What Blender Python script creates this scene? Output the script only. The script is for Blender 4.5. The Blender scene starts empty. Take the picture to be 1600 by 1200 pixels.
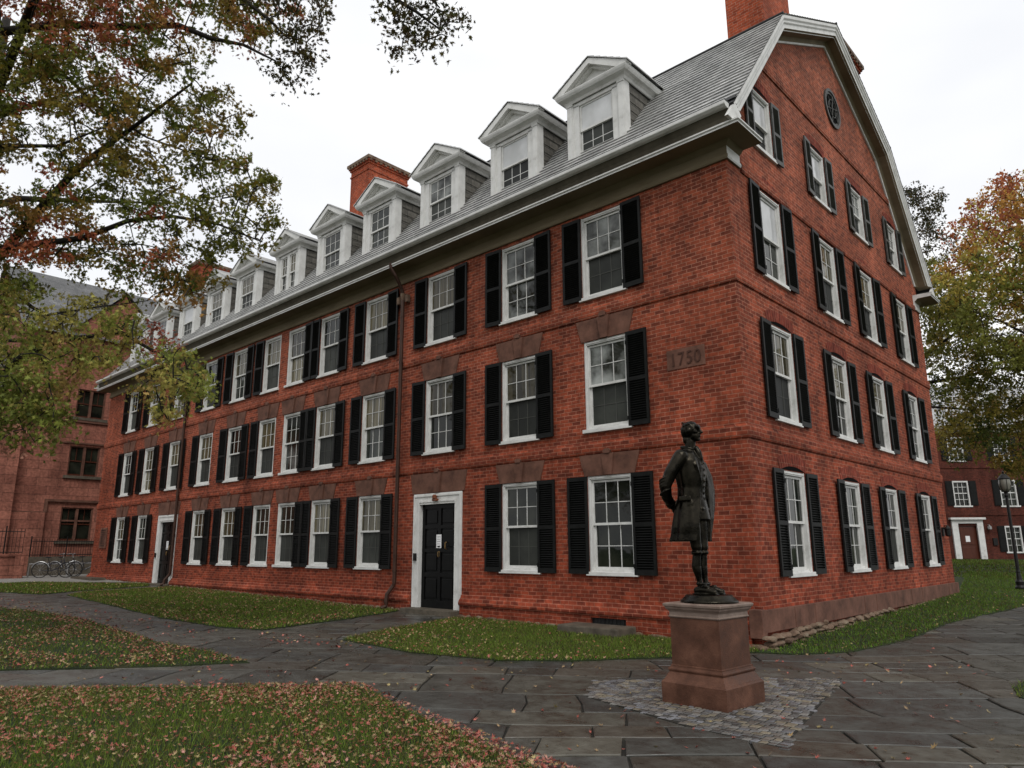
import bpy, bmesh, math, random
import numpy as np
from mathutils import Vector, Matrix
random.seed(7); RNG = np.random.default_rng(11)
S = bpy.context.scene
COL = S.collection
R = math.radians
# ------------------------------------------------------------------ camera
FPX, CX, CY, CZ, YAW, PITCH, ROLL = 1133.13, 5.4887, -11.8345, 1.4587, 0.7509, 0.2232, -0.0045
fw = Vector((-math.sin(YAW)*math.cos(PITCH), math.cos(YAW)*math.cos(PITCH), math.sin(PITCH)))
rt0 = Vector((math.cos(YAW), math.sin(YAW), 0)); up0 = rt0.cross(fw)
rt = rt0*math.cos(ROLL)+up0*math.sin(ROLL); up = -rt0*math.sin(ROLL)+up0*math.cos(ROLL)
CAMP = Vector((CX, CY, CZ))
cam = bpy.data.objects.new('camera', bpy.data.cameras.new('camera')); COL.objects.link(cam)
m = Matrix((rt, up, -fw)).transposed().to_4x4(); m.translation = CAMP
cam.matrix_world = m
cam.data.sensor_width = 36; cam.data.lens = FPX/1600*36
cam.data.clip_start = .05; cam.data.clip_end = 2000
S.camera = cam
def at(u, v, d):                       # a survey point: pixel of the photograph and its depth in metres
    return CAMP + (fw + rt*((u-800)/FPX) - up*((v-600)/FPX))*d
S.view_settings.view_transform = 'Standard'; S.view_settings.look = 'None'; S.view_settings.exposure = 0
# ------------------------------------------------------------------ world and sun (overcast)
SUN_EL = R(48)
w = bpy.data.worlds.new('World'); S.world = w; w.use_nodes = True
nt = w.node_tree; nt.nodes.clear()
def N(nt, t, **k):
    n = nt.nodes.new(t)
    for a, b in k.items():
        if a.startswith('i_'): n.inputs[a[2:].replace('_', ' ')].default_value = b
        else: setattr(n, a, b)
    return n
sky = N(nt, 'ShaderNodeTexSky', sky_type='NISHITA', sun_disc=False)
SUN_DIR = Vector((math.cos(SUN_EL)*math.cos(R(-38)), math.cos(SUN_EL)*math.sin(R(-38)), math.sin(SUN_EL)))
sky.sun_elevation = SUN_EL; sky.sun_rotation = math.atan2(SUN_DIR.x, SUN_DIR.y)
sky.dust_density = 6; sky.air_density = 1.5
hs = N(nt, 'ShaderNodeHueSaturation'); hs.inputs['Saturation'].default_value = .25
tc = N(nt, 'ShaderNodeTexCoord'); mp = N(nt, 'ShaderNodeMapping'); mp.inputs['Scale'].default_value = (1, 1, 2.5)
ns = N(nt, 'ShaderNodeTexNoise'); ns.inputs['Scale'].default_value = 1.3; ns.inputs['Detail'].default_value = 4
cr = N(nt, 'ShaderNodeValToRGB'); cr.color_ramp.elements[0].position = .3; cr.color_ramp.elements[1].position = .62
cr.color_ramp.elements[0].color = (.74, .765, .82, 1); cr.color_ramp.elements[1].color = (1, 1, 1, 1)
vm = N(nt, 'ShaderNodeMix', data_type='RGBA'); vm.inputs[0].default_value = .88
mul = N(nt, 'ShaderNodeMix', data_type='RGBA', blend_type='MULTIPLY'); mul.inputs[0].default_value = 1
mul.inputs[7].default_value = (12.2, 12.2, 12.2, 1)
bg = N(nt, 'ShaderNodeBackground'); bg.inputs['Strength'].default_value = .1
wo = N(nt, 'ShaderNodeOutputWorld')
L = nt.links.new
L(tc.outputs['Generated'], mp.inputs[0]); L(mp.outputs[0], ns.inputs['Vector']); L(ns.outputs['Fac'], cr.inputs[0])
L(cr.outputs[0], mul.inputs[6]); L(sky.outputs[0], hs.inputs['Color']); L(hs.outputs[0], vm.inputs[6]); L(mul.outputs[2], vm.inputs[7])
L(vm.outputs[2], bg.inputs['Color']); L(bg.outputs[0], wo.inputs['Surface'])
sl = bpy.data.lights.new('sun', 'SUN'); sl.energy = 1.4; sl.angle = R(22); sl.color = (1, .97, .93)
so = bpy.data.objects.new('sun', sl); COL.objects.link(so); so.rotation_euler = SUN_DIR.to_track_quat('Z', 'Y').to_euler()
# ------------------------------------------------------------------ materials
def mat(name, col=(.5, .5, .5), rough=.6, metal=0, spec=.3):
    m = bpy.data.materials.new(name); m.use_nodes = True
    b = m.node_tree.nodes['Principled BSDF']
    b.inputs['Base Color'].default_value = (*col, 1); b.inputs['Roughness'].default_value = rough
    b.inputs['Metallic'].default_value = metal; b.inputs['Specular IOR Level'].default_value = spec
    return m
def noisy(name, cols, scale=3, rough=.7, bump=0, bscale=None, stretch=(1, 1, 1), detail=6, metal=0, spec=.3, lo=.3, hi=.7, rvar=0):
    m = mat(name, cols[0], rough, metal, spec); nt = m.node_tree; b = nt.nodes['Principled BSDF']; L = nt.links.new
    tc = N(nt, 'ShaderNodeTexCoord'); mp = N(nt, 'ShaderNodeMapping'); mp.inputs['Scale'].default_value = stretch
    ns = N(nt, 'ShaderNodeTexNoise'); ns.inputs['Scale'].default_value = scale; ns.inputs['Detail'].default_value = detail; ns.inputs['Roughness'].default_value = .65
    cr = N(nt, 'ShaderNodeValToRGB'); e = cr.color_ramp.elements
    e[0].position = lo; e[1].position = hi; e[0].color = (*cols[0], 1); e[1].color = (*cols[-1], 1)
    for i, c in enumerate(cols[1:-1]):
        x = e.new(lo+(hi-lo)*(i+1)/(len(cols)-1)); x.color = (*c, 1)
    L(tc.outputs['Object'], mp.inputs[0]); L(mp.outputs[0], ns.inputs['Vector']); L(ns.outputs['Fac'], cr.inputs[0]); L(cr.outputs[0], b.inputs['Base Color'])
    if bump:
        n2 = N(nt, 'ShaderNodeTexNoise'); n2.inputs['Scale'].default_value = bscale or scale*6; n2.inputs['Detail'].default_value = 5
        bp = N(nt, 'ShaderNodeBump'); bp.inputs['Strength'].default_value = 1; bp.inputs['Distance'].default_value = bump
        L(mp.outputs[0], n2.inputs['Vector']); L(n2.outputs['Fac'], bp.inputs['Height']); L(bp.outputs[0], b.inputs['Normal'])
    if rvar:
        mr = N(nt, 'ShaderNodeMapRange'); mr.inputs['To Min'].default_value = rough-rvar; mr.inputs['To Max'].default_value = rough+rvar
        mr.inputs['From Min'].default_value = .3; mr.inputs['From Max'].default_value = .7
        L(ns.outputs['Fac'], mr.inputs['Value']); L(mr.outputs[0], b.inputs['Roughness'])
    return m
def brick(name, c1, c2, mortar, bw=.212, rh=.075, ms=.0065, uv=False, squash=1, bumpd=.006, rough=.85, stain=(.55, 1.15), msm=.25, hdr=None):
    m = mat(name, c1, rough, 0, .12 if rough > .8 else .5); nt = m.node_tree; b = nt.nodes['Principled BSDF']; L = nt.links.new
    tc = N(nt, 'ShaderNodeTexCoord')
    if uv: src = tc.outputs['UV']
    else:
        sp = N(nt, 'ShaderNodeSeparateXYZ'); ad = N(nt, 'ShaderNodeMath'); ad.operation = 'ADD'
        cb = N(nt, 'ShaderNodeCombineXYZ'); L(tc.outputs['Object'], sp.inputs[0]); L(sp.outputs[0], ad.inputs[0]); L(sp.outputs[1], ad.inputs[1])
        L(ad.outputs[0], cb.inputs[0]); L(sp.outputs[2], cb.inputs[1]); src = cb.outputs[0]
    # hand-made unevenness of the courses
    nd = N(nt, 'ShaderNodeTexNoise'); nd.inputs['Scale'].default_value = 2.2; nd.inputs['Detail'].default_value = 3
    sc = N(nt, 'ShaderNodeVectorMath'); sc.operation = 'MULTIPLY_ADD'; sc.inputs[1].default_value = (.03, .03, .0)
    L(src, nd.inputs['Vector']); L(nd.outputs['Color'], sc.inputs[0]); L(src, sc.inputs[2])
    br = N(nt, 'ShaderNodeTexBrick'); br.offset = .5; br.squash = squash
    br.inputs['Scale'].default_value = 1; br.inputs['Brick Width'].default_value = bw; br.inputs['Row Height'].default_value = rh
    br.inputs['Mortar Size'].default_value = ms; br.inputs['Mortar Smooth'].default_value = msm; br.inputs['Bias'].default_value = -.1
    br.inputs['Color1'].default_value = (*c1, 1); br.inputs['Color2'].default_value = (*c2, 1); br.inputs['Mortar'].default_value = (*mortar, 1)
    L(sc.outputs[0], br.inputs['Vector'])
    n1 = N(nt, 'ShaderNodeTexNoise'); n1.inputs['Scale'].default_value = .55; n1.inputs['Detail'].default_value = 7; n1.inputs['Roughness'].default_value = .7
    L(tc.outputs['Object'], n1.inputs['Vector'])
    mr = N(nt, 'ShaderNodeMapRange'); mr.inputs['From Min'].default_value = .3; mr.inputs['From Max'].default_value = .7
    mr.inputs['To Min'].default_value = stain[0]; mr.inputs['To Max'].default_value = stain[1]; L(n1.outputs['Fac'], mr.inputs['Value'])
    n2 = N(nt, 'ShaderNodeTexNoise'); n2.inputs['Scale'].default_value = 9; n2.inputs['Detail'].default_value = 5; L(src, n2.inputs['Vector'])
    mr2 = N(nt, 'ShaderNodeMapRange'); mr2.inputs['From Min'].default_value = .3; mr2.inputs['From Max'].default_value = .7
    mr2.inputs['To Min'].default_value = .7; mr2.inputs['To Max'].default_value = 1.3; L(n2.outputs['Fac'], mr2.inputs['Value'])
    ms_ = N(nt, 'ShaderNodeMapping'); ms_.inputs['Scale'].default_value = (1.6, 1.6, .13); L(tc.outputs['Object'], ms_.inputs[0])
    n4 = N(nt, 'ShaderNodeTexNoise'); n4.inputs['Scale'].default_value = 1.4; n4.inputs['Detail'].default_value = 6; n4.inputs['Roughness'].default_value = .7; L(ms_.outputs[0], n4.inputs['Vector'])
    mr4 = N(nt, 'ShaderNodeMapRange'); mr4.inputs['From Min'].default_value = .35; mr4.inputs['From Max'].default_value = .6; mr4.inputs['To Min'].default_value = .72; mr4.inputs['To Max'].default_value = 1.08; L(n4.outputs['Fac'], mr4.inputs['Value'])
    m0 = N(nt, 'ShaderNodeMath'); m0.operation = 'MULTIPLY'; L(mr.outputs[0], m0.inputs[0]); L(mr4.outputs[0], m0.inputs[1])
    mm = N(nt, 'ShaderNodeMath'); mm.operation = 'MULTIPLY'; L(m0.outputs[0], mm.inputs[0]); L(mr2.outputs[0], mm.inputs[1])
    mx = N(nt, 'ShaderNodeVectorMath'); mx.operation = 'SCALE'; L(br.outputs['Color'], mx.inputs[0]); L(mm.outputs[0], mx.inputs['Scale'])
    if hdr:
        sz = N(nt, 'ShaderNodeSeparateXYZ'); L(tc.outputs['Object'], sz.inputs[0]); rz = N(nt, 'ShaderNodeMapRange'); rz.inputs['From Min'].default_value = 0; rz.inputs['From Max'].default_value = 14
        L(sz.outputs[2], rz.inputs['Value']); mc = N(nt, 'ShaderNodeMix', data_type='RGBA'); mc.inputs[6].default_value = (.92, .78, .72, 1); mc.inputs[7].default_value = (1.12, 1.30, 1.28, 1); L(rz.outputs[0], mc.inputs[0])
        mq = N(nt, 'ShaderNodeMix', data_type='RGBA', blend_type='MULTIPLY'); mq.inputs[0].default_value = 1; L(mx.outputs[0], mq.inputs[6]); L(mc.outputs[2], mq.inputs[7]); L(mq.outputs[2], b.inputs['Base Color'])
    else: L(mx.outputs[0], b.inputs['Base Color'])
    n3 = N(nt, 'ShaderNodeTexNoise'); n3.inputs['Scale'].default_value = 60; n3.inputs['Detail'].default_value = 3; L(src, n3.inputs['Vector'])
    hh = N(nt, 'ShaderNodeMath'); hh.operation = 'MULTIPLY_ADD'; hh.inputs[1].default_value = -1; L(br.outputs['Fac'], hh.inputs[0])
    h3 = N(nt, 'ShaderNodeMath'); h3.operation = 'MULTIPLY'; h3.inputs[1].default_value = .6; L(n3.outputs['Fac'], h3.inputs[0]); L(h3.outputs[0], hh.inputs[2])
    bp = N(nt, 'ShaderNodeBump'); bp.inputs['Distance'].default_value = bumpd; bp.inputs['Strength'].default_value = .9
    L(hh.outputs[0], bp.inputs['Height']); L(bp.outputs[0], b.inputs['Normal'])
    return m
def attr_mat(name, rough=.6, trans=0, spec=.4, bump=0, bscale=40, var=0):
    m = mat(name, (.1, .1, .1), rough, 0, spec); nt = m.node_tree; b = nt.nodes['Principled BSDF']; L = nt.links.new
    a = N(nt, 'ShaderNodeAttribute', attribute_name='tint'); src = a.outputs['Color']
    tc = N(nt, 'ShaderNodeTexCoord')
    if var:
        n1 = N(nt, 'ShaderNodeTexNoise'); n1.inputs['Scale'].default_value = 3.5; n1.inputs['Detail'].default_value = 8; n1.inputs['Roughness'].default_value = .7
        L(tc.outputs['Object'], n1.inputs['Vector'])
        mr = N(nt, 'ShaderNodeMapRange'); mr.inputs['From Min'].default_value = .3; mr.inputs['From Max'].default_value = .7
        mr.inputs['To Min'].default_value = 1-var; mr.inputs['To Max'].default_value = 1+var; L(n1.outputs['Fac'], mr.inputs['Value'])
        mx = N(nt, 'ShaderNodeVectorMath'); mx.operation = 'SCALE'; L(src, mx.inputs[0]); L(mr.outputs[0], mx.inputs['Scale']); src = mx.outputs[0]
        m2 = N(nt, 'ShaderNodeMapRange'); m2.inputs['From Min'].default_value = .35; m2.inputs['From Max'].default_value = .65
        m2.inputs['To Min'].default_value = rough-.18; m2.inputs['To Max'].default_value = rough+.2; L(n1.outputs['Fac'], m2.inputs['Value']); L(m2.outputs[0], b.inputs['Roughness'])
    L(src, b.inputs['Base Color'])
    if trans:
        tr = N(nt, 'ShaderNodeBsdfTranslucent'); L(src, tr.inputs['Color']); ms = N(nt, 'ShaderNodeMixShader'); ms.inputs[0].default_value = trans
        L(b.outputs[0], ms.inputs[1]); L(tr.outputs[0], ms.inputs[2]); L(ms.outputs[0], nt.nodes['Material Output'].inputs['Surface'])
    if bump:
        n2 = N(nt, 'ShaderNodeTexNoise'); n2.inputs['Scale'].default_value = bscale; n2.inputs['Detail'].default_value = 6
        bp = N(nt, 'ShaderNodeBump'); bp.inputs['Distance'].default_value = bump; bp.inputs['Strength'].default_value = 1
        L(tc.outputs['Object'], n2.inputs['Vector']); L(n2.outputs['Fac'], bp.inputs['Height']); L(bp.outputs[0], b.inputs['Normal'])
    return m
M = {}
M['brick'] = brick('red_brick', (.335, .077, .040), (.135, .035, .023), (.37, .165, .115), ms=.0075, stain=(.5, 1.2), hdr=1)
M['brick_arch'] = brick('red_brick_soldiers', (.26, .05, .03), (.15, .03, .02), (.30, .13, .09), bw=.075, rh=.3)
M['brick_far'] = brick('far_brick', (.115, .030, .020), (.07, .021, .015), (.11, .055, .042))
M['brick_chim'] = brick('orange_brick', (.42, .085, .035), (.28, .055, .025), (.40, .20, .14))
M['brownstone'] = noisy('brownstone', [(.060, .027, .018), (.118, .054, .036), (.17, .08, .055)], 3, .85, .004, 30)
M['brownwall'] = brick('brownstone_ashlar', (.33, .135, .095), (.25, .098, .070), (.15, .065, .048), bw=.95, rh=.42, ms=.010, bumpd=.01, stain=(.55, 1.2))
M['granite'] = noisy('pedestal_stone', [(.046, .020, .012), (.082, .036, .022), (.13, .060, .038)], 4, .55, .003, 60, rvar=.15, spec=.18)
M['granite_cap'] = noisy('pedestal_cap_stone', [(.13, .09, .07), (.23, .175, .145)], 6, .45, .002, 60)
M['white'] = noisy('white_paint', [(.36, .36, .33), (.56, .56, .54), (.64, .64, .62)], 3, .5, .001, 50, lo=.25, hi=.6)
M['eave_shade'] = noisy('eave_shade_paint', [(.13, .105, .065), (.22, .18, .12)], 2.0, .8, .001, 40, stretch=(.3, .3, 1), spec=.1)  # shade under the eaves painted into the trim colour
M['recess_shade'] = noisy('brown_recess_shade', [(.055, .048, .035), (.10, .088, .065)], 3, .8, spec=.1)  # shadow below the gutter painted as a brown tone
M['cream'] = noisy('aged_white_paint', [(.36, .34, .28), (.48, .46, .39)], 2.5, .55, .001, 40, stretch=(.3, .3, 1))
M['shutter'] = noisy('black_paint', [(.004, .0043, .004), (.011, .0115, .011)], 8, .5, spec=.14)
M['shutter_sheen'] = noisy('dark_paint_sky_sheen', [(.03, .03, .027), (.07, .07, .064)], 8, .5, spec=.3)  # dark paint lightened to stand for grazing sky sheen on attic shutters
M['door'] = noisy('black_door_paint', [(.003, .003, .003), (.006, .006, .006)], 8, .35, spec=.12)
M['metal_dark'] = noisy('dark_iron', [(.006, .006, .006), (.015, .014, .013)], 12, .5, metal=.2)
M['copper'] = noisy('brown_downpipe_metal', [(.035, .018, .012), (.065, .032, .022)], 5, .45, metal=.3)
M['roofdark'] = mat('dark_lead', (.02, .02, .02), .6)
M['slate'] = brick('slate_roof', (.43, .43, .42), (.30, .30, .295), (.12, .12, .12), bw=.26, rh=.2, ms=.004, uv=True, bumpd=.004, rough=.42, stain=(.8, 1.15))
M['slate_dark'] = brick('dark_slate_roof', (.13, .13, .13), (.08, .08, .08), (.03, .03, .03), bw=.26, rh=.2, ms=.006, uv=True, rough=.6)
M['slate_side'] = brick('slate_siding', (.15, .14, .12), (.10, .095, .08), (.015, .015, .015), bw=.36, rh=.24, ms=.008, bumpd=.006, rough=.7, stain=(.7, 1.1))
M['stone'] = noisy('door_step_stone', [(.05, .042, .03), (.12, .10, .075)], 5, .7, .003, 40)
M['rubble'] = noisy('rubble_stone', [(.05, .03, .02), (.14, .09, .06), (.20, .17, .12)], 4, .85, .006, 25)
M['bronze'] = noisy('dark_bronze', [(.012, .011, .009), (.032, .028, .021)], 7, .30, .002, 70, metal=1, spec=.3, rvar=.1, lo=.4, hi=.65)
M['silver'] = mat('silver_paint', (.35, .35, .35), .3, .5)
M['darkframe'] = mat('dark_bicycle_paint', (.02, .02, .025), .3)
M['rubber'] = mat('black_rubber', (.01, .01, .01), .7)
M['brass'] = mat('aged_brass', (.35, .22, .09), .35, .9)
M['paper'] = mat('white_paper', (.75, .75, .75), .7)
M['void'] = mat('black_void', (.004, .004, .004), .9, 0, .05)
M['bar'] = mat('glazing_bar_behind_screen', (.075, .077, .07), .7, 0, .1)
M['bark'] = noisy('dark_bark', [(.008, .007, .006), (.028, .023, .018)], 14, .9, .01, 40, stretch=(1, 1, .3))
M['wood'] = noisy('brown_varnished_door', [(.05, .012, .006), (.09, .025, .012)], 4, .4, stretch=(4, 4, .5))
M['lampglass'] = mat('frosted_lamp_glass', (.16, .155, .13), .25)
M['amber'] = mat('amber_lamp_glass', (.16, .05, .022), .4)
def glass(name, base, base2, rough=.03, ior=1.5, stripes=0, blind=0, tintvar=1):
    m = mat(name, base, rough); nt = m.node_tree; b = nt.nodes['Principled BSDF']; L = nt.links.new
    b.inputs['IOR'].default_value = ior
    tc = N(nt, 'ShaderNodeTexCoord'); oi = N(nt, 'ShaderNodeObjectInfo')
    ad = N(nt, 'ShaderNodeVectorMath'); ad.operation = 'MULTIPLY_ADD'; ad.inputs[1].default_value = (1, 1, 1)
    cb = N(nt, 'ShaderNodeCombineXYZ'); mu = N(nt, 'ShaderNodeMath'); mu.operation = 'MULTIPLY'; mu.inputs[1].default_value = 57
    L(oi.outputs['Random'], mu.inputs[0]); L(mu.outputs[0], cb.inputs[0]); L(mu.outputs[0], cb.inputs[2])
    L(tc.outputs['Object'], ad.inputs[0]); L(cb.outputs[0], ad.inputs[2])
    mp = N(nt, 'ShaderNodeMapping'); mp.inputs['Scale'].default_value = (9, 1, .35) if stripes else (1.3, 1, 1.1); L(ad.outputs[0], mp.inputs[0])
    ns = N(nt, 'ShaderNodeTexNoise'); ns.inputs['Scale'].default_value = 1.6; ns.inputs['Detail'].default_value = 5; L(mp.outputs[0], ns.inputs['Vector'])
    cr = N(nt, 'ShaderNodeValToRGB'); cr.color_ramp.elements[0].position = .4; cr.color_ramp.elements[1].position = .66
    cr.color_ramp.elements[0].color = (*base, 1); cr.color_ramp.elements[1].color = (*base2, 1)
    rr = N(nt, 'ShaderNodeMapRange'); rr.inputs['To Min'].default_value = .9 if 'blind' in name else .45; rr.inputs['To Max'].default_value = 1.05 if 'blind' in name else 2.0; L(oi.outputs['Random'], rr.inputs['Value'])
    sc_ = N(nt, 'ShaderNodeVectorMath'); sc_.operation = 'SCALE'; L(cr.outputs[0], sc_.inputs[0]); L(rr.outputs[0], sc_.inputs['Scale'])
    L(ns.outputs['Fac'], cr.inputs[0]); L(sc_.outputs[0], b.inputs['Base Color'])
    nb = N(nt, 'ShaderNodeTexNoise'); nb.inputs['Scale'].default_value = 2.5; L(ad.outputs[0], nb.inputs['Vector'])
    bp = N(nt, 'ShaderNodeBump'); bp.inputs['Distance'].default_value = .004; bp.inputs['Strength'].default_value = .5
    L(nb.outputs['Fac'], bp.inputs['Height']); L(bp.outputs[0], b.inputs['Normal'])
    return m
M['g_dark'] = glass('window_glass_dark', (.006, .008, .006), (.022, .024, .017))
M['g_curt'] = glass('window_glass_curtain', (.025, .022, .012), (.11, .095, .055), stripes=1)
M['g_refl'] = glass('window_glass_painted_reflection', (.012, .013, .010), (.19, .20, .19), rough=.02)  # pale patches in the base colour stand for reflections
M['g_screen'] = glass('window_screen', (.011, .0125, .0105), (.024, .026, .022), rough=.55)
M['g_blind'] = glass('window_white_blind', (.47, .48, .48), (.60, .61, .62))
M['leaf'] = attr_mat('tree_leaves', .55, .45, .15)
M['fallen'] = attr_mat('fallen_leaves', .6, .1, .25)
M['blade'] = attr_mat('grass_blades', .6, .25, .12)
M['flag'] = attr_mat('wet_flagstone', .42, 0, .5, .004, 22, .42)
M['sett'] = attr_mat('worn_granite_setts', .42, 0, .5, .004, 50, .3)
M['lawn'] = noisy('lawn_earth', [(.008, .015, .003), (.016, .028, .005), (.035, .03, .010)], 2.2, .95, .02, 60)
M['earth'] = noisy('dark_earth_joints', [(.010, .009, .007), (.022, .019, .014)], 5, .95, .004, 50)
M['groundm'] = noisy('yard_grass', [(.014, .028, .005), (.03, .05, .010), (.06, .055, .018)], 1.3, .95, .03, 20)
M['gravel'] = noisy('grey_gravel', [(.16, .155, .14), (.27, .26, .24)], 20, .9, .01, 80)
# ------------------------------------------------------------------ mesh helpers
def tagp(o, label=None, cat=None, group=None, kind=None):
    if label: o['label'] = label
    if cat: o['category'] = cat
    if group: o['group'] = group
    if kind: o['kind'] = kind
    return o
def empty(name, loc=(0, 0, 0), rz=0, parent=None):
    o = bpy.data.objects.new(name, None); COL.objects.link(o); o.location = loc; o.rotation_euler = (0, 0, rz); o.empty_display_size = .2
    if parent: o.parent = parent
    return o
class MB:
    def __init__(s): s.v = []; s.f = []; s.m = []; s.uv = {}; s.mi = 0
    def face(s, pts, uv=None):
        n = len(s.v); s.v += [tuple(p) for p in pts]; s.f.append(tuple(range(n, n+len(pts)))); s.m.append(s.mi)
        if uv: s.uv[len(s.f)-1] = uv
    def idx(s, verts, faces):
        n = len(s.v); s.v += [tuple(p) for p in verts]
        for f in faces: s.f.append(tuple(i+n for i in f)); s.m.append(s.mi)
    def box(s, a, b, M4=None):
        x0, y0, z0 = a; x1, y1, z1 = b
        v = [(x0,y0,z0),(x1,y0,z0),(x1,y1,z0),(x0,y1,z0),(x0,y0,z1),(x1,y0,z1),(x1,y1,z1),(x0,y1,z1)]
        if M4: v = [M4 @ Vector(p) for p in v]
        s.idx(v, [(0,3,2,1),(4,5,6,7),(0,1,5,4),(1,2,6,5),(2,3,7,6),(3,0,4,7)]); return s
    def cbox(s, a, b, c=.01):          # chamfered box (all edges)
        x0, y0, z0 = a; x1, y1, z1 = b
        bm = bmesh.new(); bmesh.ops.create_cube(bm, size=1)
        for v in bm.verts: v.co = Vector(((x0+x1)/2+v.co.x*(x1-x0), (y0+y1)/2+v.co.y*(y1-y0), (z0+z1)/2+v.co.z*(z1-z0)))
        bmesh.ops.bevel(bm, geom=list(bm.edges), offset=c, segments=2, affect='EDGES', profile=.6)
        s.bm(bm); bm.free(); return s
    def bm(s, bm, M4=None):
        bm.verts.index_update()
        s.idx([(M4 @ v.co) if M4 else v.co[:] for v in bm.verts], [[v.index for v in f.verts] for f in bm.faces])
    def tube(s, pts, rad, k=8, cap=True):
        pts = [Vector(p) for p in pts]; n = len(pts)
        if not hasattr(rad, '__len__'): rad = [rad]*n
        T = [(pts[min(i+1, n-1)]-pts[max(i-1, 0)]).normalized() for i in range(n)]
        u = T[0].orthogonal().normalized(); rings = []
        for i in range(n):
            u = (u - T[i]*u.dot(T[i])); u = u.normalized() if u.length > 1e-6 else T[i].orthogonal().normalized()
            w_ = T[i].cross(u)
            rings.append([pts[i]+(u*math.cos(2*math.pi*j/k)+w_*math.sin(2*math.pi*j/k))*rad[i] for j in range(k)])
        base = sum(rings, []); F = []
        for i in range(n-1):
            for j in range(k): F.append((i*k+j, i*k+(j+1) % k, (i+1)*k+(j+1) % k, (i+1)*k+j))
        if cap: F.append(tuple(range(k-1, -1, -1))); F.append(tuple((n-1)*k+j for j in range(k)))
        s.idx(base, F); return s
    def lathe(s, prof, k=24, c=(0, 0, 0)):
        v = []; F = []
        for r, z in prof:
            for j in range(k): a = 2*math.pi*j/k; v.append((c[0]+r*math.cos(a), c[1]+r*math.sin(a), c[2]+z))
        for i in range(len(prof)-1):
            for j in range(k): F.append((i*k+j, i*k+(j+1) % k, (i+1)*k+(j+1) % k, (i+1)*k+j))
        F.append(tuple(range(k-1, -1, -1))); F.append(tuple((len(prof)-1)*k+j for j in range(k)))
        s.idx(v, F); return s
    def sqlathe(s, prof):              # square "lathe": half-width, z
        v = []; F = []
        for r, z in prof: v += [(-r, -r, z), (r, -r, z), (r, r, z), (-r, r, z)]
        for i in range(len(prof)-1):
            for j in range(4): F.append((i*4+j, i*4+(j+1) % 4, (i+1)*4+(j+1) % 4, (i+1)*4+j))
        F.append((3, 2, 1, 0)); n = (len(prof)-1)*4; F.append((n, n+1, n+2, n+3)); s.idx(v, F); return s
    def ell(s, c, r, M4=None, sub=2):
        bm = bmesh.new(); bmesh.ops.create_icosphere(bm, subdivisions=sub, radius=1)
        T4 = Matrix.Translation(c) @ (M4 or Matrix()) @ Matrix.Diagonal((*r, 1)); s.bm(bm, T4); bm.free(); return s
    def prism(s, poly, a, b, fn):      # poly of 2-D points, extruded from a to b; fn(p, t) -> xyz
        n = len(poly); v = [fn(p, a) for p in poly]+[fn(p, b) for p in poly]
        F = [(i, (i+1) % n, n+(i+1) % n, n+i) for i in range(n)]+[tuple(range(n-1, -1, -1)), tuple(range(n, 2*n))]
        s.idx(v, F); return s
    def build(s, name, mats, parent=None, smooth=False, loc=None, rz=None):
        me = bpy.data.meshes.new(name); me.from_pydata([tuple(p) for p in s.v], [], s.f)
        for m_ in (mats if isinstance(mats, (list, tuple)) else [mats]): me.materials.append(m_)
        if any(s.m): me.polygons.foreach_set('material_index', s.m)
        if s.uv:
            ul = me.uv_layers.new(name='UVMap')
            for fi, uv in s.uv.items():
                for li, c in zip(me.polygons[fi].loop_indices, uv): ul.data[li].uv = c
        bm = bmesh.new(); bm.from_mesh(me); bmesh.ops.recalc_face_normals(bm, faces=bm.faces); bm.to_mesh(me); bm.free()
        if smooth: me.polygons.foreach_set('use_smooth', [True]*len(me.polygons))
        me.update()
        return link(name, me, parent, loc, rz)
def link(name, me, parent=None, loc=None, rz=None):
    o = bpy.data.objects.new(name, me); COL.objects.link(o)
    if parent: o.parent = parent
    if loc: o.location = loc
    if rz is not None: o.rotation_euler = (0, 0, rz)
    return o
def tinted(name, verts, nper, faces_per, tint, mat_, k):
    """mass mesh: verts (n*nper,3), faces_per list of index lists inside each element, tint (n,3)"""
    n = len(verts)//nper; F = []
    base = (np.arange(n)*nper)[:, None]
    me = bpy.data.meshes.new(name)
    me.vertices.add(len(verts)); me.vertices.foreach_set('co', verts.astype(np.float32).ravel())
    loops = []; sizes = []
    per = np.concatenate([np.array(f) for f in faces_per]); L_ = len(per)
    li = (base+per[None, :]).ravel().astype(np.int32)
    me.loops.add(len(li)); me.loops.foreach_set('vertex_index', li)
    sz = np.array([len(f) for f in faces_per]); st = np.concatenate([[0], np.cumsum(sz)[:-1]])
    ls = ((np.arange(n)*L_)[:, None]+st[None, :]).ravel().astype(np.int32); lt = np.tile(sz, n).astype(np.int32)
    me.polygons.add(len(ls)); me.polygons.foreach_set('loop_start', ls)
    me.update(calc_edges=True); me.validate()
    a = me.attributes.new('tint', 'FLOAT_COLOR', 'FACE')
    c = np.ones((len(ls), 4), np.float32); c[:, :3] = np.repeat(tint, len(faces_per), axis=0); a.data.foreach_set('color', c.ravel())
    me.materials.append(mat_)
    return me
def Tz(x, y):
    return -.13 - .012*min(0, max(x, -34)) + .022*max(0, min(y, 30))
def TzN(x, y): return -.13-.012*np.minimum(0, np.maximum(x, -34))+.022*np.maximum(0, np.minimum(y, 30))
def inpoly(P, x, y):
    x = np.asarray(x, float); y = np.asarray(y, float); r = np.zeros(x.shape, bool); n = len(P)
    for i in range(n):
        x0, y0 = P[i]; x1, y1 = P[(i+1) % n]
        if y0 == y1: continue
        c = ((y0 > y) != (y1 > y)) & (x < (x1-x0)*(y-y0)/(y1-y0)+x0); r ^= c
    return r
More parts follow.
